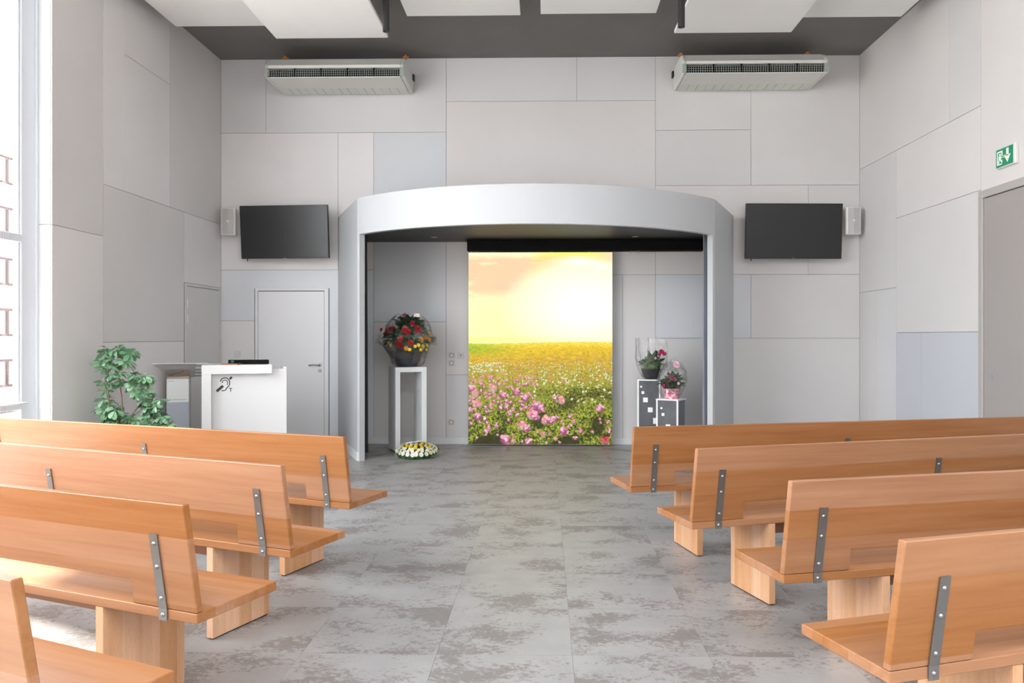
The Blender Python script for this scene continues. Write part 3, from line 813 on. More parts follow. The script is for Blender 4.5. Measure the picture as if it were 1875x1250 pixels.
baffle(1425, 1649, 31.5, 4.98, 'white acoustic ceiling panel touching the right wall')
def spot(x, y, Y, label):
    p = onY(x, y, Y)
    t = empty('tube_lamp', (p.x, Y, p.z), 0, label, 'ceiling lamp', 'black tube lamps')
    obj('housing', lathe([(.026, .012), (.030, 0), (.034, 0), (.034, .42), (0, .42)], 24), M['black_metal'], t, smooth=False)
    obj('lens', cyl(.025, .012, .016, 16), M['chrome'], t)
    obj('stem', cyl(.008, .42, ZC - p.z - .02, 8), M['black_metal'], t)
    obj('rose', cyl(.05, ZC - p.z - .02, ZC - p.z - .001, 16), M['black_metal'], t)
spot(707, 58, 7.9, 'black tube ceiling lamp hanging at the left, above the alcove portal')
spot(1247.5, 50, 7.6, 'black tube ceiling lamp hanging at the right, above the alcove portal')

# ------------------------------------------------------------------ air conditioners
def aircon(xf0, xf1, yfront, yback, side_s, label):
    zu = onY((xf0 + xf1) / 2, yback, YB - .03).z
    pf = onZ((xf0 + xf1) / 2, yfront, zu); yf = pf.y
    x0 = onY(xf0, yfront, yf).x; x1 = onY(xf1, yfront, yf).x; xm = (x0 + x1) / 2; hwd = (x1 - x0) / 2; dp = YB - .035 - yf
    t = empty('air_conditioner', (xm, yf, zu), 0, label, 'air conditioner', 'suspended air conditioners')
    gh = .108
    # body: side profile (y,z) extruded along x
    prof = [(.06, .004), (dp, .004), (dp, .27), (.12, .27), (.03, gh + .07), (.0, gh + .05), (0.0, gh + .012), (.06, gh + .01)]
    bm = prism(prof, 0, -hwd + .05, hwd - .05)
    obj('body', bm, M['ac_white'], t)
    obj('underside', box(-hwd + .05, hwd - .05, -.005, dp * .60, -.004, .008, bev=.003), M['ac_white'], t)
    # flap row at the back
    nfl = 5; wf = (2 * hwd - .12) / nfl
    for k in range(nfl):
        xx = -hwd + .06 + k * wf
        fl = obj('flap', box(xx + .003, xx + wf - .003, dp * .60 + .004, dp - .03, -.003, .006, bev=.002), M['ac_green'], t)
        for q in (.33, .66):
            obj('rib', box(xx + wf * q - .002, xx + wf * q + .002, dp * .6 + .01, dp - .04, -.007, -.003), M['ac_cap'], fl)
    # end caps
    for s in (-1, 1):
        cp = [(0, .0), (dp, -.0), (dp, .27), (.12, .27), (.02, gh + .075), (-.01, gh + .04), (-.012, .02)]
        xa, xb = (-hwd, -hwd + .05) if s < 0 else (hwd - .05, hwd)
        bm = prism(cp, 0, xa, xb, bev=.016)
        cap = obj('end_cap', bm, M['ac_white'], t)
        obj('corner_trim', box(xa + (.0 if s > 0 else .002), xb - (.002 if s > 0 else 0), -.018, -.008, .004, gh + .01, bev=.003), M['ac_cap'], cap)
    # grille
    gr = obj('grille_cavity', box(-hwd + .052, hwd - .052, .05, .058, .008, gh + .008), M['black'], t)
    bm = bmesh.new()
    for z in (.035, .062, .088): add_box(bm, -hwd + .052, hwd - .052, .0, .006, z - .002, z + .002)
    n = 60
    for k in range(n):
        x = -hwd + .06 + (2 * hwd - .12) * k / (n - 1)
        add_box(bm, x - .0015, x + .0015, .006, .03, .01, gh + .005)
    obj('grille', bm, M['ac_cap'], t)
    for k in range(1, 5):
        x = -hwd + .05 + (2 * hwd - .1) * k / 5
        obj('divider', box(x - .008, x + .008, -.002, .04, .01, gh + .008), M['black'], t)
    for s in (-1, 1):
        x = s * (hwd - .08); yy = dp * .80
        bb = box(x - .04, x + .04, yy - .008, yy + .008, ZC - zu - .055, ZC - zu - .040)
        add_box(bb, x - .016, x + .016, yy - .016, yy + .016, ZC - zu - .070, ZC - zu - .020)
        add_box(bb, x - .008, x + .008, yy - .035, yy + .035, ZC - zu - .055, ZC - zu - .040)
        br = obj('bracket', bb, M['orange'], t)
        obj('rod', cyl(.004, .27, ZC - zu - .001, 8, (x, yy)), M['black_metal'], t)
    obj('pipe_box', box(side_s * hwd, side_s * (hwd + .025), dp - .10, dp - .02, .16, .24, bev=.004) if side_s > 0 else box(-hwd - .025, -hwd, dp - .10, dp - .02, .16, .24, bev=.004), M['black_metal'], t)
aircon(484, 740, 141.5, 173.5, 1, 'white ceiling-hung air conditioner at the left, above the left television')
aircon(1249, 1518, 133.5, 166, -1, 'white ceiling-hung air conditioner at the right, above the right television')

# ------------------------------------------------------------------ televisions
def tv(c, wd, ht, yaw, tilt, Y, label, cabx, reflect):
    p = onY(c[0], c[1], Y)
    t = empty('television', p, yaw, label, 'television', 'wall televisions')
    R = Matrix.Rotation(tilt, 4, 'X')
    def o(name, bm, m, par=t):
        bmesh.ops.transform(bm, matrix=R, verts=bm.verts); return obj(name, bm, m, par)
    o('casing', box(-wd / 2, wd / 2, .0, .045, -ht / 2, ht / 2, bev=.003), M['black_metal'])
    o('screen', box(-wd / 2 + .010, wd / 2 - .010, -.002, .002, -ht / 2 + .014, ht / 2 - .010), M['screen'])
    o('logo', box(-.02, .02, -.0035, -.001, -ht / 2 + .003, -ht / 2 + .008), M['steel'])
    b = bmesh.new(); add_box(b, -.2, .2, .045, .06, -.15, .15); d = YB - Y
    add_box(b, -.05, .05, .06, d - .015, -.05, .05); 
    obj('wall_bracket', b, M['black_metal'], t)
    o('cable_end', tube([(cabx, .03, -ht / 2), (cabx, .03, -ht / 2 - .03)], .006), M['black'])
tv((520, 424.5), 1.20, .70, math.radians(-4), math.radians(5), 10.45, 'black wall television left of the portal, tilted down beside the white speaker', -.53, 1)
tv((1454, 423), 1.27, .72, math.radians(2), math.radians(4), 10.48, 'black wall television right of the portal, tilted down beside the white speaker', -.55, 0)

def speaker(x, y, Y, yaw, label, sgn):
    p = onY(x, y, Y)
    t = empty('wall_speaker', p, yaw, label, 'speaker', 'white wall speakers')
    hw_, hh = .098, .18
    prof = [(-hw_, -.0), (-hw_ * .8, -.022), (0, -.034), (hw_ * .8, -.022), (hw_, 0), (hw_ * .8, .13), (-hw_ * .8, .13)]
    obj('cabinet', prism(prof, 2, -hh, hh, bev=.006), M['plastic_white'], t)
    prof2 = [(-hw_ * .88, -.006), (-hw_ * .7, -.027), (0, -.039), (hw_ * .7, -.027), (hw_ * .88, -.006), (0, .0)]
    obj('grille', prism(prof2, 2, -hh + .012, hh - .012), M['speaker_grille'], t)
    b = bmesh.new(); add_lathe(b, [(0, .003), (.010, .003), (.012, 0)], 14); bmesh.ops.rotate(b, verts=b.verts, cent=(0, 0, 0), matrix=Matrix.Rotation(PI / 2, 3, 'X'))
    obj('badge', b, M['sign_white'], t, (0, -.039, 0))
    obj('bracket', box(-.02, .02, .13, YB - Y - .004, -.12, .12) if abs(yaw) < .01 else tube([(0, .12, 0), (sgn * -.0, .17, 0)], .02), M['plastic_white'], t)
speaker(418, 405.5, 10.50, math.radians(-8) * -1, 'white wall speaker in the left corner beside the left television', -1)
speaker(1562.5, 404, 10.50, math.radians(-8), 'white wall speaker in the right corner beside the right television', 1)

# ------------------------------------------------------------------ sockets, sign
def socket(x, y, label, kind, s=.082, proud=.010):
    p = onY(x, y, YB)
    t = empty('wall_socket' if kind != 'switch' else 'light_switch', (p.x, YB, p.z), 0, label, 'socket' if kind != 'switch' else 'switch')
    obj('plate', box(-s / 2, s / 2, -proud, 0, -s / 2, s / 2, bev=.003), M['plastic_white'] if kind == 'switch' else M['socket'], t)
    if kind == 'round':
        r = bmesh.new(); add_lathe(r, [(.030, .002), (.030, .0), (.024, 0), (.022, -.006), (0, -.006)], 20); bmesh.ops.rotate(r, verts=r.verts, cent=(0, 0, 0), matrix=Matrix.Rotation(PI / 2, 3, 'X'))
        obj('insert', r, M['socket_dark'], t, (0, -proud - .002, 0))
        obj('insert_face', box(-.016, .016, -proud - .001, -proud + .001, -.016, .016, bev=.0005), M['plastic_white'], t)
    elif kind == 'square':
        obj('insert', box(-.010, .010, -proud - .002, -proud, -.010, .010), M['socket_dark'], t)
    else:
        obj('rocker', box(-.022, .022, -proud - .004, -proud, -.026, .026, bev=.002), M['plastic_white'], t)
socket(827, 650.5, 'cream socket in the alcove, upper one of the stacked pair', 'round')
socket(844, 650.5, 'cream outlet with a small square insert, right of the stacked pair', 'square')
socket(827, 664.5, 'cream socket in the alcove, lower one of the stacked pair', 'round')
socket(826.5, 772.5, 'cream socket low in the alcove near the floor', 'round')
socket(435, 648, 'white light switch on the wall left of the grey door', 'switch', .085)

q0 = onX(1831, 290, XR); q1 = onX(1866, 283, XR); zc0 = onX(1848, 286, XR).z
sy0, sy1 = q1.y, q0.y
sg = empty('exit_sign', (XR, (sy0 + sy1) / 2, zc0), 0, 'green emergency exit sign with running figure and arrow above the taupe door', 'exit sign')
hl = (sy0 + sy1) / 2; hwid = (sy1 - sy0) / 2; hh = .082
obj('housing', box(-.035, 0, -hwid, hwid, -hh - .01, hh + .01, bev=.006), M['plastic_white'], sg)
face = obj('face', box(-.038, -.034, -hwid + .03, hwid - .004, -hh, hh), M['sign_green'], sg)
# pictogram: y decreases to the right as seen in the photo
def fb(name, m, rects):
    b = bmesh.new()
    for (u0, u1, v0, v1) in rects:    # u: 0 left..1 right, v 0 bottom..1 top
        ya = hwid - .004 - u0 * (2 * hwid - .034); yb = hwid - .004 - u1 * (2 * hwid - .034)
        add_box(b, -.040, -.0381, min(ya, yb), max(ya, yb), -hh + v0 * 2 * hh, -hh + v1 * 2 * hh)
    obj(name, b, m, face)
fb('door_symbol', M['sign_white'], [(.07, .12, .12, .88), (.12, .40, .80, .88), (.34, .40, .58, .80), (.12, .36, .12, .18)])
fb('running_figure', M['sign_white'], [(.20, .29, .62, .74), (.17, .30, .38, .60), (.30, .40, .48, .54), (.14, .20, .20, .38), (.26, .38, .30, .38), (.33, .38, .20, .30)])
b = bmesh.new()
def fu(u): return hwid - .004 - u * (2 * hwid - .034)
for poly in ([(.62, .92), (.76, .92), (.76, .5), (.62, .5)], [(.50, .56), (.88, .56), (.69, .14)]):
    add_prism(b, [(fu(u), -hh + v * 2 * hh) for u, v in poly], 0, -.040, -.0381)
obj('arrow', b, M['sign_white'], face)
fb('sticker', M['yellow'], [(.46, .55, .44, .60)])

# ------------------------------------------------------------------ benches
BD = dict(D=.412, T=.036, Hs=.4785, Hb=.8727, lean=.0635, L=3.10, leg=.465)
def make_bench(s, lab):
    D, T, Hs, Hb, lean, L = BD['D'], BD['T'], BD['Hs'], BD['Hb'], BD['lean'], BD['L']
    t = empty('bench', (0, 0, 0), 0, lab, 'bench')
    X = lambda a: a * s
    def bx(x0, x1, *r, **k):
        x0, x1 = sorted((X(x0), X(x1))); return box(x0, x1, *r, **k)
    obj('seat', bx(0, L, 0, D, Hs - T, Hs, bev=.003), M['wood_seat'], t)
    # backrest: profile in (x,z), three feet and two long openings
    z0 = Hs + .0015; cut = Hs + .092; sl = (Hb - z0)
    tilt = math.atan2(lean, Hb - Hs)
    sh = math.tan(math.radians(4))
    pts = [(0.0, z0), (.305, z0), (.309 - sh * .09, cut), (1.425 + .01, cut), (1.425, z0), (1.675, z0), (1.665, cut), (L - .303, cut), (L - .305, z0), (L, z0), (L, Hb), (0, Hb)]
    bt = .030
    bm = prism([(X(a), b) for a, b in pts], 1, 0, bt)
    for v in bm.verts:
        v.co.y -= (v.co.z - z0) * math.tan(tilt)
    es = [e for e in bm.edges]
    bmesh.ops.recalc_face_normals(bm, faces=bm.faces)
    bmesh.ops.bevel(bm, geom=es, offset=.003, segments=1, affect='EDGES')
    obj('backrest', bm, M['wood_back'], t)
    # legs
    for a in (BD['leg'], L - BD['leg'] - .04):
        lg = obj('leg', bx(a, a + .04, 0.004, .392, .006, Hs - T - .0005, bev=.002), M['wood_leg_lit'], t)
        obj('foot_pad', bx(a + .006, a + .034, .012, .384, 0, .006), M['black'], lg)
    obj('stretcher', bx(BD['leg'] + .04, L - BD['leg'] - .04, .19, .22, .335, Hs - T - .0005, bev=.002), M['wood_back'], t)
    # steel brackets
    tt = math.tan(tilt)
    for a in (.155, 1.55, L - .155):
        w2 = .019; zt_ = .757; th = .005
        yb_ = lambda z: -(max(0, z - z0)) * tt - .0008
        prof = [(yb_(Hs - T - .004), Hs - T - .004), (yb_(z0), z0), (yb_(zt_), zt_), (yb_(zt_) - th, zt_), (yb_(z0) - th, z0), (yb_(Hs - T) - th, Hs - T - .004)]
        br = obj('bracket', prism(prof, 0, *sorted((X(a - w2), X(a + w2)))), M['bracket'], t)
        for z in (.722, .637, .520, .459):
            b = bmesh.new(); add_lathe(b, [(0, .0055), (.0035, .005), (.007, .0025), (.0078, 0)], 14)
            bmesh.ops.rotate(b, verts=b.verts, cent=(0, 0, 0), matrix=Matrix.Rotation(PI / 2, 3, 'X'))
            obj('bolt', b, M['bolt'], br, (X(a), yb_(z) - th, z), smooth=True)
    return t
def copy_tree(o, parent=None):
    c = o.copy(); COL.objects.link(c)
    if parent is not None: c.parent = parent
    for ch in list(o.children): copy_tree(ch, c)
    return c
R = math.radians
rows = {
 1: [(.555, 5.142, 13.93, 'beech bench right of the aisle, front row, farthest from the camera'),
     (.767, 4.164, 17.85, 'beech bench right of the aisle, second row from the front'),
     (.971, 3.255, 14.52, 'beech bench right of the aisle, third row from the front'),
     (.997, 2.321, 18.09, 'beech bench right of the aisle, back row, nearest and cut by the bottom right corner')],
 -1: [(-1.138, 4.608, 20.48, 'beech bench left of the aisle, front row, just before the plant and white desk'),
      (-1.157, 3.586, 22.06, 'beech bench left of the aisle, second row from the front'),
      (-1.217, 2.755, 21.59, 'beech bench left of the aisle, third row from the front'),
      (-1.24, 1.914, 23.2, 'beech bench left of the aisle, back row, only a corner showing bottom left')]}
for s in (1, -1):
    proto = None
    for (x, y, a, lab) in rows[s]:
        if proto is None: proto = make_bench(s, lab); o = proto
        else: o = copy_tree(proto)
        o.location = (x, y, 0); o.rotation_euler = (0, 0, s * R(a)); tag(o, lab, 'bench', 'wooden benches in rows')

# ------------------------------------------------------------------ white desk with hearing-loop sign
YK = 8.35; KA = math.radians(22)
KP = onY(369, 700, YK); KV = lambda x, y: onV(x, y, KP, KA)
kt = KV(430, 668)[1]; kt2 = KV(512, 675)[1]; kb = KV(430, 684.5)[1]
k0, ki, kl, k1 = 0., KV(387, 700)[0], KV(498, 676)[0], KV(526, 700)[0]
desk = empty('reception_desk', (KP.x, YK, 0), KA, 'white lectern desk with black crossed-ear hearing loop sign', 'desk')
DX = lambda x: x
obj('side_panel', box(0, DX(ki), 0, .62, 0, kb, bev=.002), M['white_gloss'], desk)
obj('worktop', box(0, DX(kl), 0, .62, kb, kt, bev=.002), M['white_gloss'], desk)
obj('front_panel', box(DX(ki) + .001, DX(k1), .10, .13, 0, kt2 - .002, bev=.002), M['white_gloss'], desk)
obj('side_panel', box(DX(k1) - .035, DX(k1), .131, .60, 0, kt2 + .02, bev=.002), M['white_gloss'], desk)
obj('shelf', box(DX(ki) + .001, DX(k1) - .036, .131, .60, .72, .75), M['white_gloss'], desk)
# crossed ear pictogram in black vinyl on the front panel
KPs = KP + Vector((-math.sin(KA), math.cos(KA), 0)) * .098
sc_ = KPs.y / FPX
def vp(u, v):   # crop coordinates of the sign (photo px, scaled 4.934 from 160,600)
    return onV(160 + u / 4.934, 600 + v / 4.934, KPs, KA)
def stroke(bm, pts, wd, y=.0995):
    P = [Vector(vp(*p)) for p in pts]; wd = wd / 4.934 * sc_ / 2
    A = []; B = []
    for i, p in enumerate(P):
        d = (P[min(i + 1, len(P) - 1)] - P[max(i - 1, 0)]).normalized(); n_ = Vector((-d.y, d.x))
        A.append(p + n_ * wd); B.append(p - n_ * wd)
    top = [(a, b) for a, b in zip(A, B)]
    vs = [[bm.verts.new((q.x, yy, q.y)) for q in ab for yy in (y - .001, y)] for ab in top]
    for a, b in zip(vs, vs[1:]):
        for i0, i1 in ((0, 1), (1, 3), (3, 2), (2, 0)): bm.faces.new((a[i0], a[i1], b[i1], b[i0]))
    bm.faces.new((vs[0][0], vs[0][1], vs[0][3], vs[0][2])); bm.faces.new((vs[-1][0], vs[-1][1], vs[-1][3], vs[-1][2]))
b = bmesh.new()
def arc(cx, cy, rx, ry, a0, a1, n=14): return [(cx + rx * math.cos(R(a0 + (a1 - a0) * i / n)), cy + ry * math.sin(R(a0 + (a1 - a0) * i / n))) for i in range(n + 1)]
stroke(b, arc(1243, 498, 44, 46, 195, 350) + [(1284, 515), (1272, 532), (1258, 545), (1250, 560), (1232, 568), (1212, 566)], 9)
stroke(b, arc(1243, 500, 26, 28, 180, 345) + [(1262, 518)], 7)
stroke(b, [(1168, 574), (1178, 565), (1226, 524)], 24)
stroke(b, [(1286, 464), (1305, 444)], 19)
stroke(b, [(1280, 547), (1308, 547)], 7); stroke(b, [(1294, 547), (1294, 578)], 7)
obj('hearing_loop_sign', b, M['ink'], desk)
# monitor / box on the desk
mz = kt; m0 = onY(420, 663, YK + .35).x; m1 = onY(490, 663, YK + .35).x; mzt = onY(455, 658.5, YK + .35).z
mon = empty('computer_monitor', ((m0 + m1) / 2, YK + .35, mz), KA * .6, 'black monitor back standing on the white desk top', 'monitor')
mw = (m1 - m0) / 2
obj('shell', box(-mw, mw, 0, .03, .001, max(.05, mzt - mz), bev=.005), M['black'], mon)
obj('badge', box(-mw + .03, -mw + .06, -.002, 0, .02, .045), M['teal'], mon)
bk = onY(410, 666, YK + .1)
tag(obj('wooden_tray', box(-.07, .11, -.04, .1, 0, .012, bev=.002), M['wood_seat'], None, (bk.x + .01, YK + .20, kt)), 'small flat wooden tray on the white desk left of the monitor', 'tray')

# ------------------------------------------------------------------ slim lectern with acrylic column
YQ = 9.05
c0 = onY(304, 720, YQ).x; c1 = onY(347, 720, YQ).x; cm = (c0 + c1) / 2; cw = (c1 - c0) / 2 * .93; LA = math.radians(21)
lt = onY(318, 666.5, YQ - .1).z
lec = empty('lectern', (cm, YQ, 0), LA, 'slim white lectern with clear column and slotted tray between plant and desk', 'lectern')
zp1 = onY(325, 693, YQ).z; zp0 = onY(325, 736, YQ).z; zl = lt
obj('base_plate', box(-.24, .24, -.02, .38, 0, .015, bev=.003), M['white_gloss'], lec)
obj('column', box(-cw + .006, cw - .006, .012, .22, .0155, zp1, bev=.004), M['white_gloss'], lec)
obj('side_rail', box(-cw - .002, -cw + .006, 0, .23, .0155, zp1 + .01), M['acrylic'], lec)
obj('side_rail', box(cw - .006, cw + .002, 0, .23, .0155, zp1 + .01), M['acrylic'], lec)
pn = obj('printed_panel', box(-cw + .012, cw - .012, .004, .011, zp0, zp1 - .006), M['sign_white'], lec)
obj('mesh_panel', box(-cw + .012, cw - .012, .004, .011, .03, zp0 - .003), M['grey_mesh'], lec)
b = bmesh.new(); add_lathe(b, [(.007, 0), (.007, .0015), (.011, .0015), (.011, 0)], 14); bmesh.ops.rotate(b, verts=b.verts, cent=(0, 0, 0), matrix=Matrix.Rotation(PI / 2, 3, 'X'))
obj('logo', b, M['sign_green'], pn, (-cw + .045, .004, zp0 + .028))
# illegible small line of lettering
b = bmesh.new(); rr = random.Random(4); x = -cw + .065
while x < cw - .035:
    wl = rr.uniform(.004, .009); h_ = rr.uniform(.006, .009)
    add_box(b, x, x + wl, .0025, .004, zp0 + .024, zp0 + .024 + h_); x += wl + rr.choice((.002, .002, .005))
obj('small_print', b, M['ink_soft'], pn)
b = bmesh.new(); x = -cw + .02
while x < -cw + .075:
    wl = rr.uniform(.004, .009); add_box(b, x, x + wl, .0025, .004, zp1 - .03, zp1 - .024); x += wl + .003
obj('small_print', b, M['ink_soft'], pn)
obj('clear_head', box(-cw, cw, .01, .22, zp1 + .001, zp1 + .10, bev=.003), M['acrylic'], lec)
obj('head_base', box(-cw + .01, cw - .01, .03, .2, zp1 + .0015, zp1 + .02), subtle('warm_base', (.72, .58, .45), .4, .05), lec)
obj('cable', tube([(-.07, .05, zp1 + .025), (-.06, .06, zp1 + .05), (-.02, .08, zp1 + .06), (.03, .08, zp1 + .062), (.05, .07, zp1 + .075), (.055, .06, zp1 + .095)], .003, 6), M['ink'], lec)
# tray: trapezoid sloping down away from the audience
t0 = (onY(266, 667, YQ - .14).x - cm) * 1.09; t1 = (onY(370, 667, YQ - .14).x - cm) * .96
zN, zF = lt, zp1 + .10
yN, yF = -.14, .30
bm = bmesh.new()
def tray_pt(u, v, dz):  # u across -1..1 v near->far
    w0 = (t1 - t0) / 2; w1 = w0 * .80; w_ = w0 + (w1 - w0) * v; mid = (t0 + t1) / 2
    return (mid + u * w_, yN + (yF - yN) * v, zN + (zF - .10 - zN) * v * 1.0 + dz)
def slab(u0, u1, v0, v1, m, name, th=.006, dz=0):
    b = bmesh.new(); P = [(u0, v0), (u1, v0), (u1, v1), (u0, v1)]
    A = [b.verts.new(tray_pt(u, v, dz)) for u, v in P]; B = [b.verts.new(tray_pt(u, v, dz + th)) for u, v in P]
    b.faces.new(A); b.faces.new(B)
    for i in range(4): b.faces.new((A[i], A[(i + 1) % 4], B[(i + 1) % 4], B[i]))
    return obj(name, b, m, lec)
tr = slab(-.62, .62, 0, 1, M['white_gloss'], 'tray')
for s_ in (-1, 1):
    for k in range(4):
        slab(*sorted((s_ * .62, s_ * 1.)), .10 + k * .24, .10 + k * .24 + .13, M['plastic_white'], 'slat')
slab(-1, 1, 0, .07, M['white_gloss'], 'tray_lip', .012)

# ------------------------------------------------------------------ leaves and flowers
def leaf_bm(bm, L, wd, base, dirv, up, droop=.25, fold=.15, n=4):
    base = Vector(base); d = Vector(dirv).normalized(); sd = d.cross(Vector(up)).normalized(); nn = sd.cross(d).normalized()
    rows = []
    for i in range(n + 1):
        t = i / n; wv = wd * (math.sin(PI * min(1, t * .92 + .04)) ** .75) * (1 if t < 1 else .15)
        c = base + d * (L * t) - nn * (droop * L * t * t)
        rows.append([bm.verts.new(c - sd * wv + nn * fold * wv), bm.verts.new(c), bm.verts.new(c + sd * wv + nn * fold * wv)])
    for A, B in zip(rows, rows[1:]):
        for k in range(2): bm.faces.new((A[k], A[k + 1], B[k + 1], B[k]))
def obovate(bm, L, wd, base, dirv, droop, fold):
    base = Vector(base); d = Vector(dirv).normalized(); sd = d.cross(Vector((0, 0, 1))).normalized(); nn = sd.cross(d).normalized()
    rows = []
    for t, f in ((0, .08), (.25, .45), (.5, .85), (.72, 1.), (.9, .72), (1., .12)):
        c = base + d * (L * t) - nn * (droop * L * t * t)
        rows.append([bm.verts.new(c - sd * wd * f + nn * fold * wd * f), bm.verts.new(c), bm.verts.new(c + sd * wd * f + nn * fold * wd * f)])
    for A, B in zip(rows, rows[1:]):
        for k in range(2): bm.faces.new((A[k], A[k + 1], B[k + 1], B[k]))
def whorl(seed, L=.088, n=8):
    rr = random.Random(seed); bm = bmesh.new()
    for k in range(n):
        a = 2 * PI * k / n + rr.uniform(-.2, .2); el = rr.uniform(-.45, .2)
        d = Vector((math.cos(a) * math.cos(el), math.sin(a) * math.cos(el), math.sin(el)))
        l = L * rr.uniform(.75, 1.1)
        add_tube(bm, [(0, 0, 0), tuple(d * .02)], .0015, 4, cap=False)
        obovate(bm, l, l * .30, d * .02, d, rr.uniform(.1, .5), .22)
    me = bpy.data.meshes.new('leaf_cluster'); bm.to_mesh(me); bm.free(); me.materials.append(M['leaf'])
    for p in me.polygons: p.use_smooth = True
    return me
wm = [whorl(s) for s in range(6)]
YPl = 7.45
pc = onY(245, 700, YPl)
plant = empty('umbrella_plant', (pc.x, YPl, 0), 0, 'bushy green umbrella plant in a pot between left wall and slim lectern', 'plant')
obj('pot', lathe([(0, 0), (.13, 0), (.165, .30), (.175, .30), (.175, .33), (.155, .33), (.150, .29), (0, .29)], 28), M['pot'], plant, smooth=False)
obj('soil', cyl(.148, .285, .297, 20), M['soil'], plant)
def PL(x, y, dy=0.): p = onY(x, y, YPl + dy); return Vector((p.x - pc.x, dy, p.z))
stems = [[(0, 0, .3), PL(225, 770), PL(223, 730), PL(218, 690), PL(224, 650), PL(218, 632)],
         [(.02, .02, .3), PL(240, 760, .05), PL(262, 735, .08), PL(258, 700, .05), PL(240, 672, .03)],
         [(-.02, .03, .3), PL(215, 770, -.06), PL(200, 740, -.08), PL(196, 700, -.05), PL(200, 665, 0)],
         [(.03, -.02, .3), PL(262, 775, -.08), PL(285, 762, -.06), PL(298, 772, .0)],
         [(0, .04, .3), PL(250, 775, .12), PL(275, 745, .15), PL(280, 728, .12)]]
for st_ in stems: obj('stem', tube(st_, .009, 7, .004), M['bark'], plant, smooth=True)
# visible clusters traced roughly from the outline of the plant (photo px)
rr = random.Random(11)
cl = [(195, 640), (213, 634), (232, 640), (240, 650), (226, 648), (192, 655), (186, 662), (204, 660), (207, 672), (192, 676), (216, 668), (232, 664), (246, 668), (238, 680), (222, 682), (200, 688),
      (190, 700), (205, 704), (220, 698), (236, 694), (252, 688), (262, 692), (270, 698), (255, 702), (246, 704), (228, 712), (212, 720), (196, 716), (188, 728), (203, 735), (222, 728), (240, 724), (252, 716),
      (266, 714), (272, 724), (262, 730), (246, 738), (230, 742), (212, 748), (196, 750), (188, 752), (200, 764), (216, 768), (232, 762), (250, 756), (268, 746), (282, 738), (290, 732), (284, 750), (272, 760),
      (256, 770), (240, 776), (224, 780), (206, 778), (292, 762), (302, 770), (308, 778), (290, 778), (276, 776), (262, 786), (300, 790), (310, 795), (284, 798), (200, 794), (220, 800), (244, 802), (268, 806), (296, 812), (230, 820), (260, 825), (285, 830), (210, 815)]
gaps = {(228, 712), (240, 724), (212, 720), (236, 694), (207, 672), (246, 668), (246, 738), (222, 728), (230, 742), (250, 756)}
for i, (x, y) in enumerate(cl):
    if (x, y) in gaps: continue
    for r2 in range(3 if y > 735 else 2):
        dy = rr.uniform(-.14, .14)
        p = PL(x + rr.uniform(-4, 4), y + rr.uniform(-4, 4), dy)
        o = bpy.data.objects.new('leaf_cluster', wm[rr.randrange(6)]); link(o, plant)
        o.location = p; o.rotation_euler = (rr.uniform(-.6, .9), rr.uniform(-.5, .5), rr.uniform(0, 6.28)); s_ = rr.uniform(.62, .9); o.scale = (s_, s_, s_)

def flower_mesh(name, m, petals=14, layers=3, Rr=.03, hgt=.018, pw=.32, seed=0, core=None):
    bm = bmesh.new(); rr = random.Random(seed)
    for l in range(layers):
        k0 = rr.random() * 6; rl = Rr * (1 - .25 * l); el = .15 + .38 * l; n = max(5, petals - 3 * l)
        for k in range(n):
            a = k0 + 2 * PI * k / n; d = Vector((math.cos(a) * math.cos(el), math.sin(a) * math.cos(el), math.sin(el)))
            leaf_bm(bm, rl, rl * pw, Vector((0, 0, hgt * .3 * l)), d, (0, 0, 1), -.1, .25, 3)
    nf = len(bm.faces)
    add_lathe(bm, [(0, hgt * .9), (Rr * .25, hgt * .7), (Rr * .32, hgt * .3), (0, 0)], 8)
    me = bpy.data.meshes.new(name); bm.to_mesh(me); bm.free(); me.materials.append(m); me.materials.append(core or m)
    for i_, p in enumerate(me.polygons):
        p.use_smooth = True
        if i_ >= nf: p.material_index = 1
    return me
FM = {'white': flower_mesh('flower', M['petal_white'], seed=1, core=M['petal_yellow']), 'yellow': flower_mesh('flower', M['petal_yellow'], seed=2), 'red': flower_mesh('flower', M['petal_red'], 12, 4, .04, .03, .45, 3),
      'orange': flower_mesh('flower', M['petal_orange'], 12, 3, .035, .02, .3, 4), 'crimson': flower_mesh('flower', M['petal_crimson'], 14, 4, .035, .03, .35, 5),
      'pink': flower_mesh('flower', M['petal_pink'], 8, 3, .05, .03, .6, 6), 'purple': flower_mesh('flower', M['petal_purple'], 10, 3, .03, .02, .4, 7)}
def leafm(name, m, L, wd, droop):
    bm = bmesh.new(); leaf_bm(bm, L, wd, (0, 0, 0), (1, 0, 0), (0, 0, 1), droop, .2, 5)
    me = bpy.data.meshes.new(name); bm.to_mesh(me); bm.free(); me.materials.append(m)
    for p in me.polygons: p.use_smooth = True
    return me
LM = [leafm('leaf', M['leaf_dark'], .12, .03, .3), leafm('leaf', M['leaf_mid'], .10, .022, .3), leafm('leaf', M['leaf_dark'], .15, .02, .4), leafm('leaf', M['leaf_mid'], .07, .022, .2)]
def put(me, name, par, p, d, s=1., spin=0.):
    o = bpy.data.objects.new(name, me); link(o, par); o.location = p
    d = Vector(d).normalized()
    if name == 'flower': q = d.to_track_quat('Z', 'Y')
    else: q = d.to_track_quat('X', 'Z')
    o.rotation_euler = (q.to_matrix() @ Matrix.Rotation(spin, 3, 'Z' if name == 'flower' else 'X')).to_euler(); o.scale = (s, s, s)
    return o
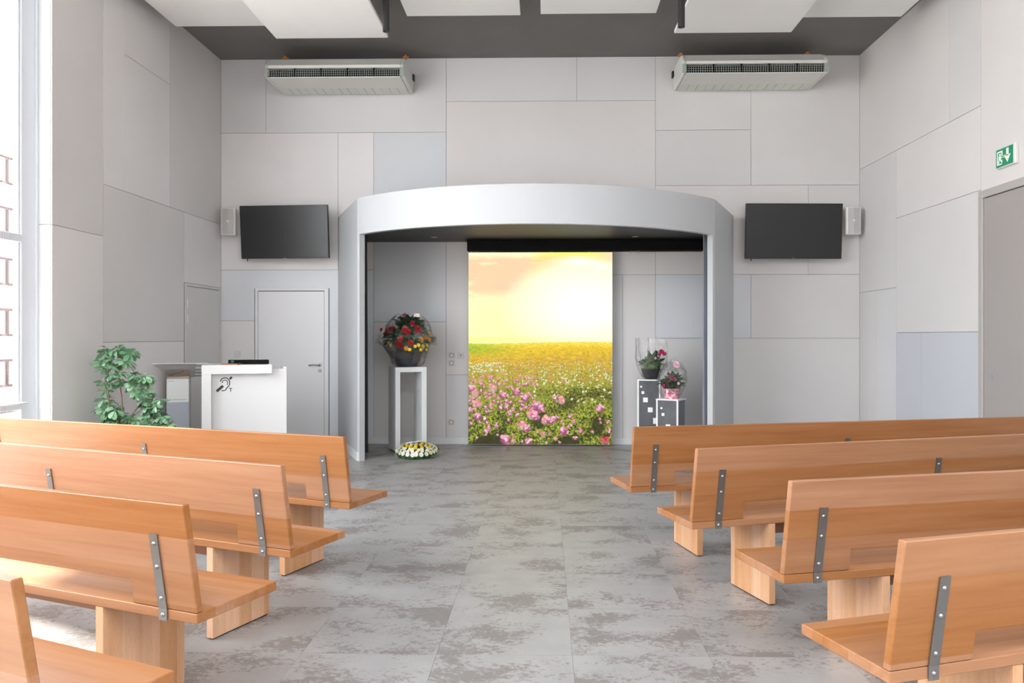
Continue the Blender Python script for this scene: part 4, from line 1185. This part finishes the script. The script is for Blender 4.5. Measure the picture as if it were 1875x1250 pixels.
def cello(par, prof, seed, squash=1., amp=.03, peaks=5, yk=None, lean=(0, 0)):
    """open crumpled wrap around a pot: prof = [(radius,z)...] bottom to top"""
    bm = bmesh.new(); n = 72; rows = []; rr = random.Random(seed)
    zmax = prof[-1][1]
    for j, (r, z) in enumerate(prof):
        row = []; f = j / (len(prof) - 1)
        for k in range(n):
            a = 2 * PI * k / n
            nz = mnoise.noise(Vector((math.cos(a) * 2.2, math.sin(a) * 2.2, seed + z * 5)))
            crease = amp * f * (abs(math.sin(a * peaks + seed)) - .5) + amp * nz * 1.4 + rr.uniform(-.004, .004)
            zz = z + (f ** 3) * amp * 2.2 * mnoise.noise(Vector((math.cos(a) * 3, math.sin(a) * 3, seed + 9)))
            row.append(bm.verts.new(((r + crease) * math.cos(a) + lean[0] * f, (r + crease) * math.sin(a) * squash + lean[1] * f, zz)))
        rows.append(row)
    for A, B in zip(rows, rows[1:]):
        for k in range(n): bm.faces.new((A[k], A[(k + 1) % n], B[(k + 1) % n], B[k]))
    return obj('cellophane_wrap', bm, M['cello'], par, smooth=False)

# hollow white pedestal (turned a little)
fp = onZ(724, 830, 0)
pa = R(24); pw_, ph = .40, onY(752, 672, fp.y + .08).z
ped = empty('pedestal', (fp.x, fp.y, 0), pa, 'tall white open-frame pedestal under the large wrapped basket of red flowers', 'pedestal')
tk = .062
obj('side_panel', box(0, tk, 0, .38, 0.02, ph - tk, bev=.002), M['white_paint'], ped)
obj('side_panel', box(pw_ - tk, pw_, 0, .38, 0.02, ph - tk, bev=.002), M['white_paint'], ped)
obj('top_panel', box(0, pw_, 0, .38, ph - tk, ph, bev=.002), M['white_paint'], ped)
obj('bottom_panel', box(tk, pw_ - tk, 0, .38, 0.02, .02 + tk, bev=.002), M['white_paint'], ped)
obj('plinth_foot', box(.02, pw_ - .02, .02, .36, 0, .02), M['black'], ped)
pcx = Vector((fp.x, fp.y, 0)) + Matrix.Rotation(pa, 3, 'Z') @ Vector((pw_ / 2, .19, 0))

bas = empty('flower_basket', (pcx.x, pcx.y, ph + .001), 0, 'large wrapped bowl of red and orange flowers on the tall white pedestal', 'flower arrangement')
obj('bowl', lathe([(0, 0), (.125, 0), (.16, .05), (.195, .17), (.205, .20), (.190, .20), (.18, .18), (0, .17)], 32), M['bowl'], bas, smooth=False)
rr = random.Random(21)
YBk = pcx.y
def BK(x, y, dy=0.): p = onY(x, y, YBk + dy); return Vector((p.x - pcx.x, dy, p.z - ph - .001))
obj('foliage_core', lathe([(0, .16), (.17, .18), (.20, .28), (.19, .40), (.12, .50), (0, .54)], 14), M['leaf_dark'], bas)
for k in range(190):
    a = rr.uniform(0, 2 * PI); e = rr.uniform(-.1, 1.5); r_ = .20
    d = Vector((math.cos(a) * math.cos(e), math.sin(a) * math.cos(e), math.sin(e)))
    p = Vector((0, 0, .33)) + Vector((d.x * r_, d.y * r_, d.z * .22))
    put(LM[rr.choice((0, 0, 2, 0, 1))], 'leaf', bas, p, d + Vector((rr.uniform(-.5, .5), rr.uniform(-.5, .5), rr.uniform(-.5, .3))), rr.uniform(.7, 1.15), rr.uniform(-1, 1))
for (x, y, c, s_) in [(712, 606, 'red', 1.3), (718, 602, 'red', 1.2), (707, 612, 'red', 1.1), (735, 622, 'red', 1.3), (742, 604, 'red', 1.2), (747, 608, 'red', 1.1), (728, 628, 'red', 1.0), (733, 632, 'red', 1.2),
                      (763, 600, 'red', 1.0), (766, 606, 'red', 1.1), (771, 622, 'orange', 1.2), (778, 618, 'orange', 1.1), (785, 622, 'orange', 1.1), (766, 632, 'yellow', .9), (774, 634, 'yellow', 1.0), (760, 634, 'yellow', .8),
                      (781, 632, 'yellow', .9), (716, 632, 'yellow', .9), (712, 628, 'orange', .9), (744, 638, 'orange', .9), (750, 640, 'yellow', .8), (755, 592, 'red', .9), (740, 577, 'purple', 1.0), (788, 612, 'orange', .9), (770, 640, 'yellow', .8), (780, 640, 'yellow', .8), (700, 604, 'red', .9), (752, 628, 'red', 1.)]:
    rad = math.hypot((x - 745) * .0068, 0); dy = -math.sqrt(max(.0, .26 ** 2 - min(.25, rad) ** 2)) * .95 - .02
    p = BK(x, y, dy); put(FM[c], 'flower', bas, p, (p.x * 1.2, dy * 1.6, .35 * (p.z - .3) + .12), s_, rr.uniform(0, 6))
cello(bas, [(.14, .0), (.19, .04), (.21, .12), (.25, .20), (.30, .28), (.36, .33), (.41, .36)], 3, .75, .085, 3)
cello(bas, [(.20, .10), (.24, .18), (.28, .26), (.30, .36), (.29, .44), (.25, .52), (.18, .59), (.12, .63)], 8, .9, .07, 3)
ct = BK(763, 577, -.1)
tagc = obj('card', box(-.035, .035, -.002, 0, -.022, .022), M['sign_white'], bas, ct)
obj('card_border', box(-.028, .028, -.003, -.002, -.016, .016), M['petal_pink'], tagc)

# wreath on the floor
wc_ = onY(763, 820, 9.58)
wr = empty('flower_wreath', (wc_.x, 9.58, .03), 0, 'round white and yellow flower wreath lying on the floor before the pedestal', 'wreath')
obj('moss_base', lathe([(0, 0), (.25, 0), (.265, .03), (.23, .075), (.12, .10), (0, .105)], 28), M['leaf_dark'], wr)
for k in range(85):
    a = 2 * PI * k / 85 + rr.uniform(-.05, .05); put(LM[rr.choice((0, 1, 3))], 'leaf', wr, (.21 * math.cos(a), .21 * math.sin(a), rr.uniform(.02, .05)), (math.cos(a), math.sin(a), rr.uniform(-.15, .5)), rr.uniform(.6, .9), rr.uniform(-.8, .8))
pts_ = [(0., 0.)]
for rad, n in ((.07, 7), (.125, 12), (.175, 18), (.215, 22), (.25, 26)):
    for k in range(n): pts_.append((rad, 2 * PI * (k + rr.random() * .5) / n))
for rad, a in pts_:
    c = 'white' if rad > .2 else rr.choice(('yellow', 'white', 'yellow') if rad > .12 else ('white', 'yellow', 'yellow', 'white'))
    if rad > .1 and rad < .2: c = 'yellow' if rr.random() < .55 else 'white'
    z = .118 - (rad / .25) ** 2 * .065
    put(FM[c], 'flower', wr, (rad * math.cos(a), rad * math.sin(a), z + rr.uniform(0, .01)), (math.cos(a) * rad * 4.5, math.sin(a) * rad * 4.5, .9), rr.uniform(.85, 1.1), rr.uniform(0, 6))
bow = bmesh.new(); leaf_bm(bow, .11, .03, (0, 0, .14), (1, .2, .25), (0, 0, 1), .2); leaf_bm(bow, .11, .03, (0, 0, .14), (-1, -.3, .1), (0, 0, 1), .2)
obj('ribbon', bow, M['petal_white'], wr, (-.03, .03, 0))

wr.rotation_euler = (R(8), 0, 0); wr.scale = (.93, .93, 1)
# slate plinths on the right
def plinth(p, wd, dp, h, ang, label, squares, side_right):
    t = empty('display_plinth', (p.x, p.y, 0), ang, label, 'plinth', 'slate display plinths')
    obj('front_panel', box(.008, wd - .008, .0, .012, .0, h - .016, bev=.001), M['plinth'], t)
    obj('back_panel', box(.008, wd - .008, dp - .012, dp, 0, h - .016), M['plinth_side'], t)
    for x in (.0085, wd - .0205): obj('side_panel', box(x, x + .012, .012, dp - .012, 0, h - .016), M['plinth_side'], t)
    for x in (0, wd): obj('edge_strip', box(x - .010, x + .010, -.005, .012, 0, h - .016, bev=.002), M['sign_white'], t)
    obj('top_panel', box(-.012, wd + .012, -.012, dp + .012, h - .016, h, bev=.003), M['sign_white'], t)
    for (u, v, s) in squares: obj('white_square', box(u * wd - s / 2, u * wd + s / 2, -.004, -.0001, h * v - s / 2, h * v + s / 2), M['sign_white'], t)
    return t
p2 = onY(1203, 760, 9.72); h2 = onY(1220, 730, 9.7).z
a2 = R(-32)
plinth(Vector((p2.x, 9.72)), .265, .25, h2, a2, 'low slate-grey plinth with white squares, under the pink mosaic pot', [(.22, .84, .022), (.30, .73, .035), (.55, .52, .058), (.30, .36, .045), (.68, .24, .06), (.35, .12, .05)], True)
p1 = onY(1168.5, 760, 10.02); h1 = onY(1188, 694.5, 10.0).z
plinth(Vector((p1.x, 10.02)), .27, .25, h1, R(-14), 'tall slate-grey plinth with white squares, under the dark bowl of green plants', [(.14, .90, .024), (.22, .82, .034), (.34, .72, .058), (.56, .585, .06), (.83, .435, .075), (.4, .30, .05), (.65, .18, .06)], True)
def pcent(p, y, wd, dp, a): return Vector((p.x, y, 0)) + Matrix.Rotation(a, 3, 'Z') @ Vector((wd / 2, dp / 2, 0))
# arrangement 1: green plants in dark bowl, tall open wrap
q1 = pcent(p1, 10.02, .27, .25, R(-14)); q1.x -= .0
ar1 = empty('flower_arrangement', (q1.x + .02, q1.y - .02, h1 + .001), 0, 'wrapped dark bowl of green succulents with one crimson bloom on the tall plinth', 'flower arrangement')
obj('bowl', lathe([(0, 0), (.085, 0), (.125, .09), (.14, .13), (.13, .13), (.12, .11), (0, .10)], 28), M['bowl'], ar1)
obj('foliage_core', lathe([(0, .11), (.10, .12), (.12, .18), (.09, .24), (0, .26)], 12), M['leaf_mid'], ar1)
for k in range(90):
    a = rr.uniform(0, 2 * PI); e = rr.uniform(0, 1.4); d = Vector((math.cos(a) * math.cos(e), math.sin(a) * math.cos(e), math.sin(e)))
    put(LM[rr.choice((1, 3, 3, 0))], 'leaf', ar1, Vector((0, 0, .17)) + Vector((d.x * .10, d.y * .10, d.z * .07)), d + Vector((rr.uniform(-.4, .4), rr.uniform(-.4, .4), .3)), rr.uniform(.5, .85), rr.uniform(-1, 1))
for k in range(5):
    put(LM[0], 'leaf', ar1, (-.0 + rr.uniform(-.02, .05), -.03, .24), (rr.uniform(-.3, .35), -.1, 1), 1.1, rr.uniform(-1, 1))
def A1(x, y, dy): p = onY(x, y, q1.y - .02 + dy); return Vector((p.x - q1.x - .02, dy, p.z - h1))
for (x, y, c, s_) in [(1211, 644, 'crimson', 1.0), (1216, 648, 'crimson', .9), (1207, 649, 'crimson', .8), (1200, 656, 'pink', .35), (1190, 662, 'purple', .6)]:
    put(FM[c], 'flower', ar1, A1(x, y, -.11), (.2, -1, .5), s_)
cello(ar1, [(.10, .01), (.14, .06), (.165, .14), (.17, .26), (.175, .38), (.18, .50)], 5, .8, .035, 4)
# arrangement 2
q2 = pcent(p2, 9.72, .265, .25, a2)
ar2 = empty('flower_arrangement', (q2.x, q2.y - .02, h2 + .001), 0, 'small wrapped bouquet in a pink mosaic pot on the low plinth', 'flower arrangement')
obj('pot', lathe([(0, 0), (.085, 0), (.105, .12), (.11, .125), (.10, .125), (.095, .11), (0, .10)], 28), M['mosaic'], ar2)
obj('foliage_core', lathe([(0, .11), (.10, .13), (.13, .18), (.09, .25), (0, .27)], 12), M['leaf_dark'], ar2)
for k in range(85):
    a = rr.uniform(0, 2 * PI); e = rr.uniform(-.2, 1.4); d = Vector((math.cos(a) * math.cos(e), math.sin(a) * math.cos(e), math.sin(e)))
    put(LM[rr.choice((0, 1, 3, 0))], 'leaf', ar2, Vector((0, 0, .18)) + Vector((d.x * .11, d.y * .11, d.z * .08)), d + Vector((rr.uniform(-.4, .4), rr.uniform(-.4, .4), .2)), rr.uniform(.5, .75), rr.uniform(-1, 1))
def A2(x, y, dy): p = onY(x, y, q2.y - .02 + dy); return Vector((p.x - q2.x, dy, p.z - h2))
for (x, y, c, s_) in [(1238, 668, 'pink', .95), (1230, 692, 'crimson', .9), (1236, 695, 'purple', .9), (1222, 702, 'purple', .8), (1215, 706, 'crimson', .6), (1226, 688, 'purple', .8), (1242, 702, 'pink', .4)]:
    put(FM[c], 'flower', ar2, A2(x, y, -.13), (.1, -1, .4), s_)
obj('stem', tube([(0, 0, .2), A2(1238, 668, -.10)], .003, 5), M['leaf_mid'], ar2)
cello(ar2, [(.09, .0), (.12, .06), (.155, .13), (.18, .22), (.16, .33), (.09, .42), (.03, .45)], 12, .85, .04, 4)
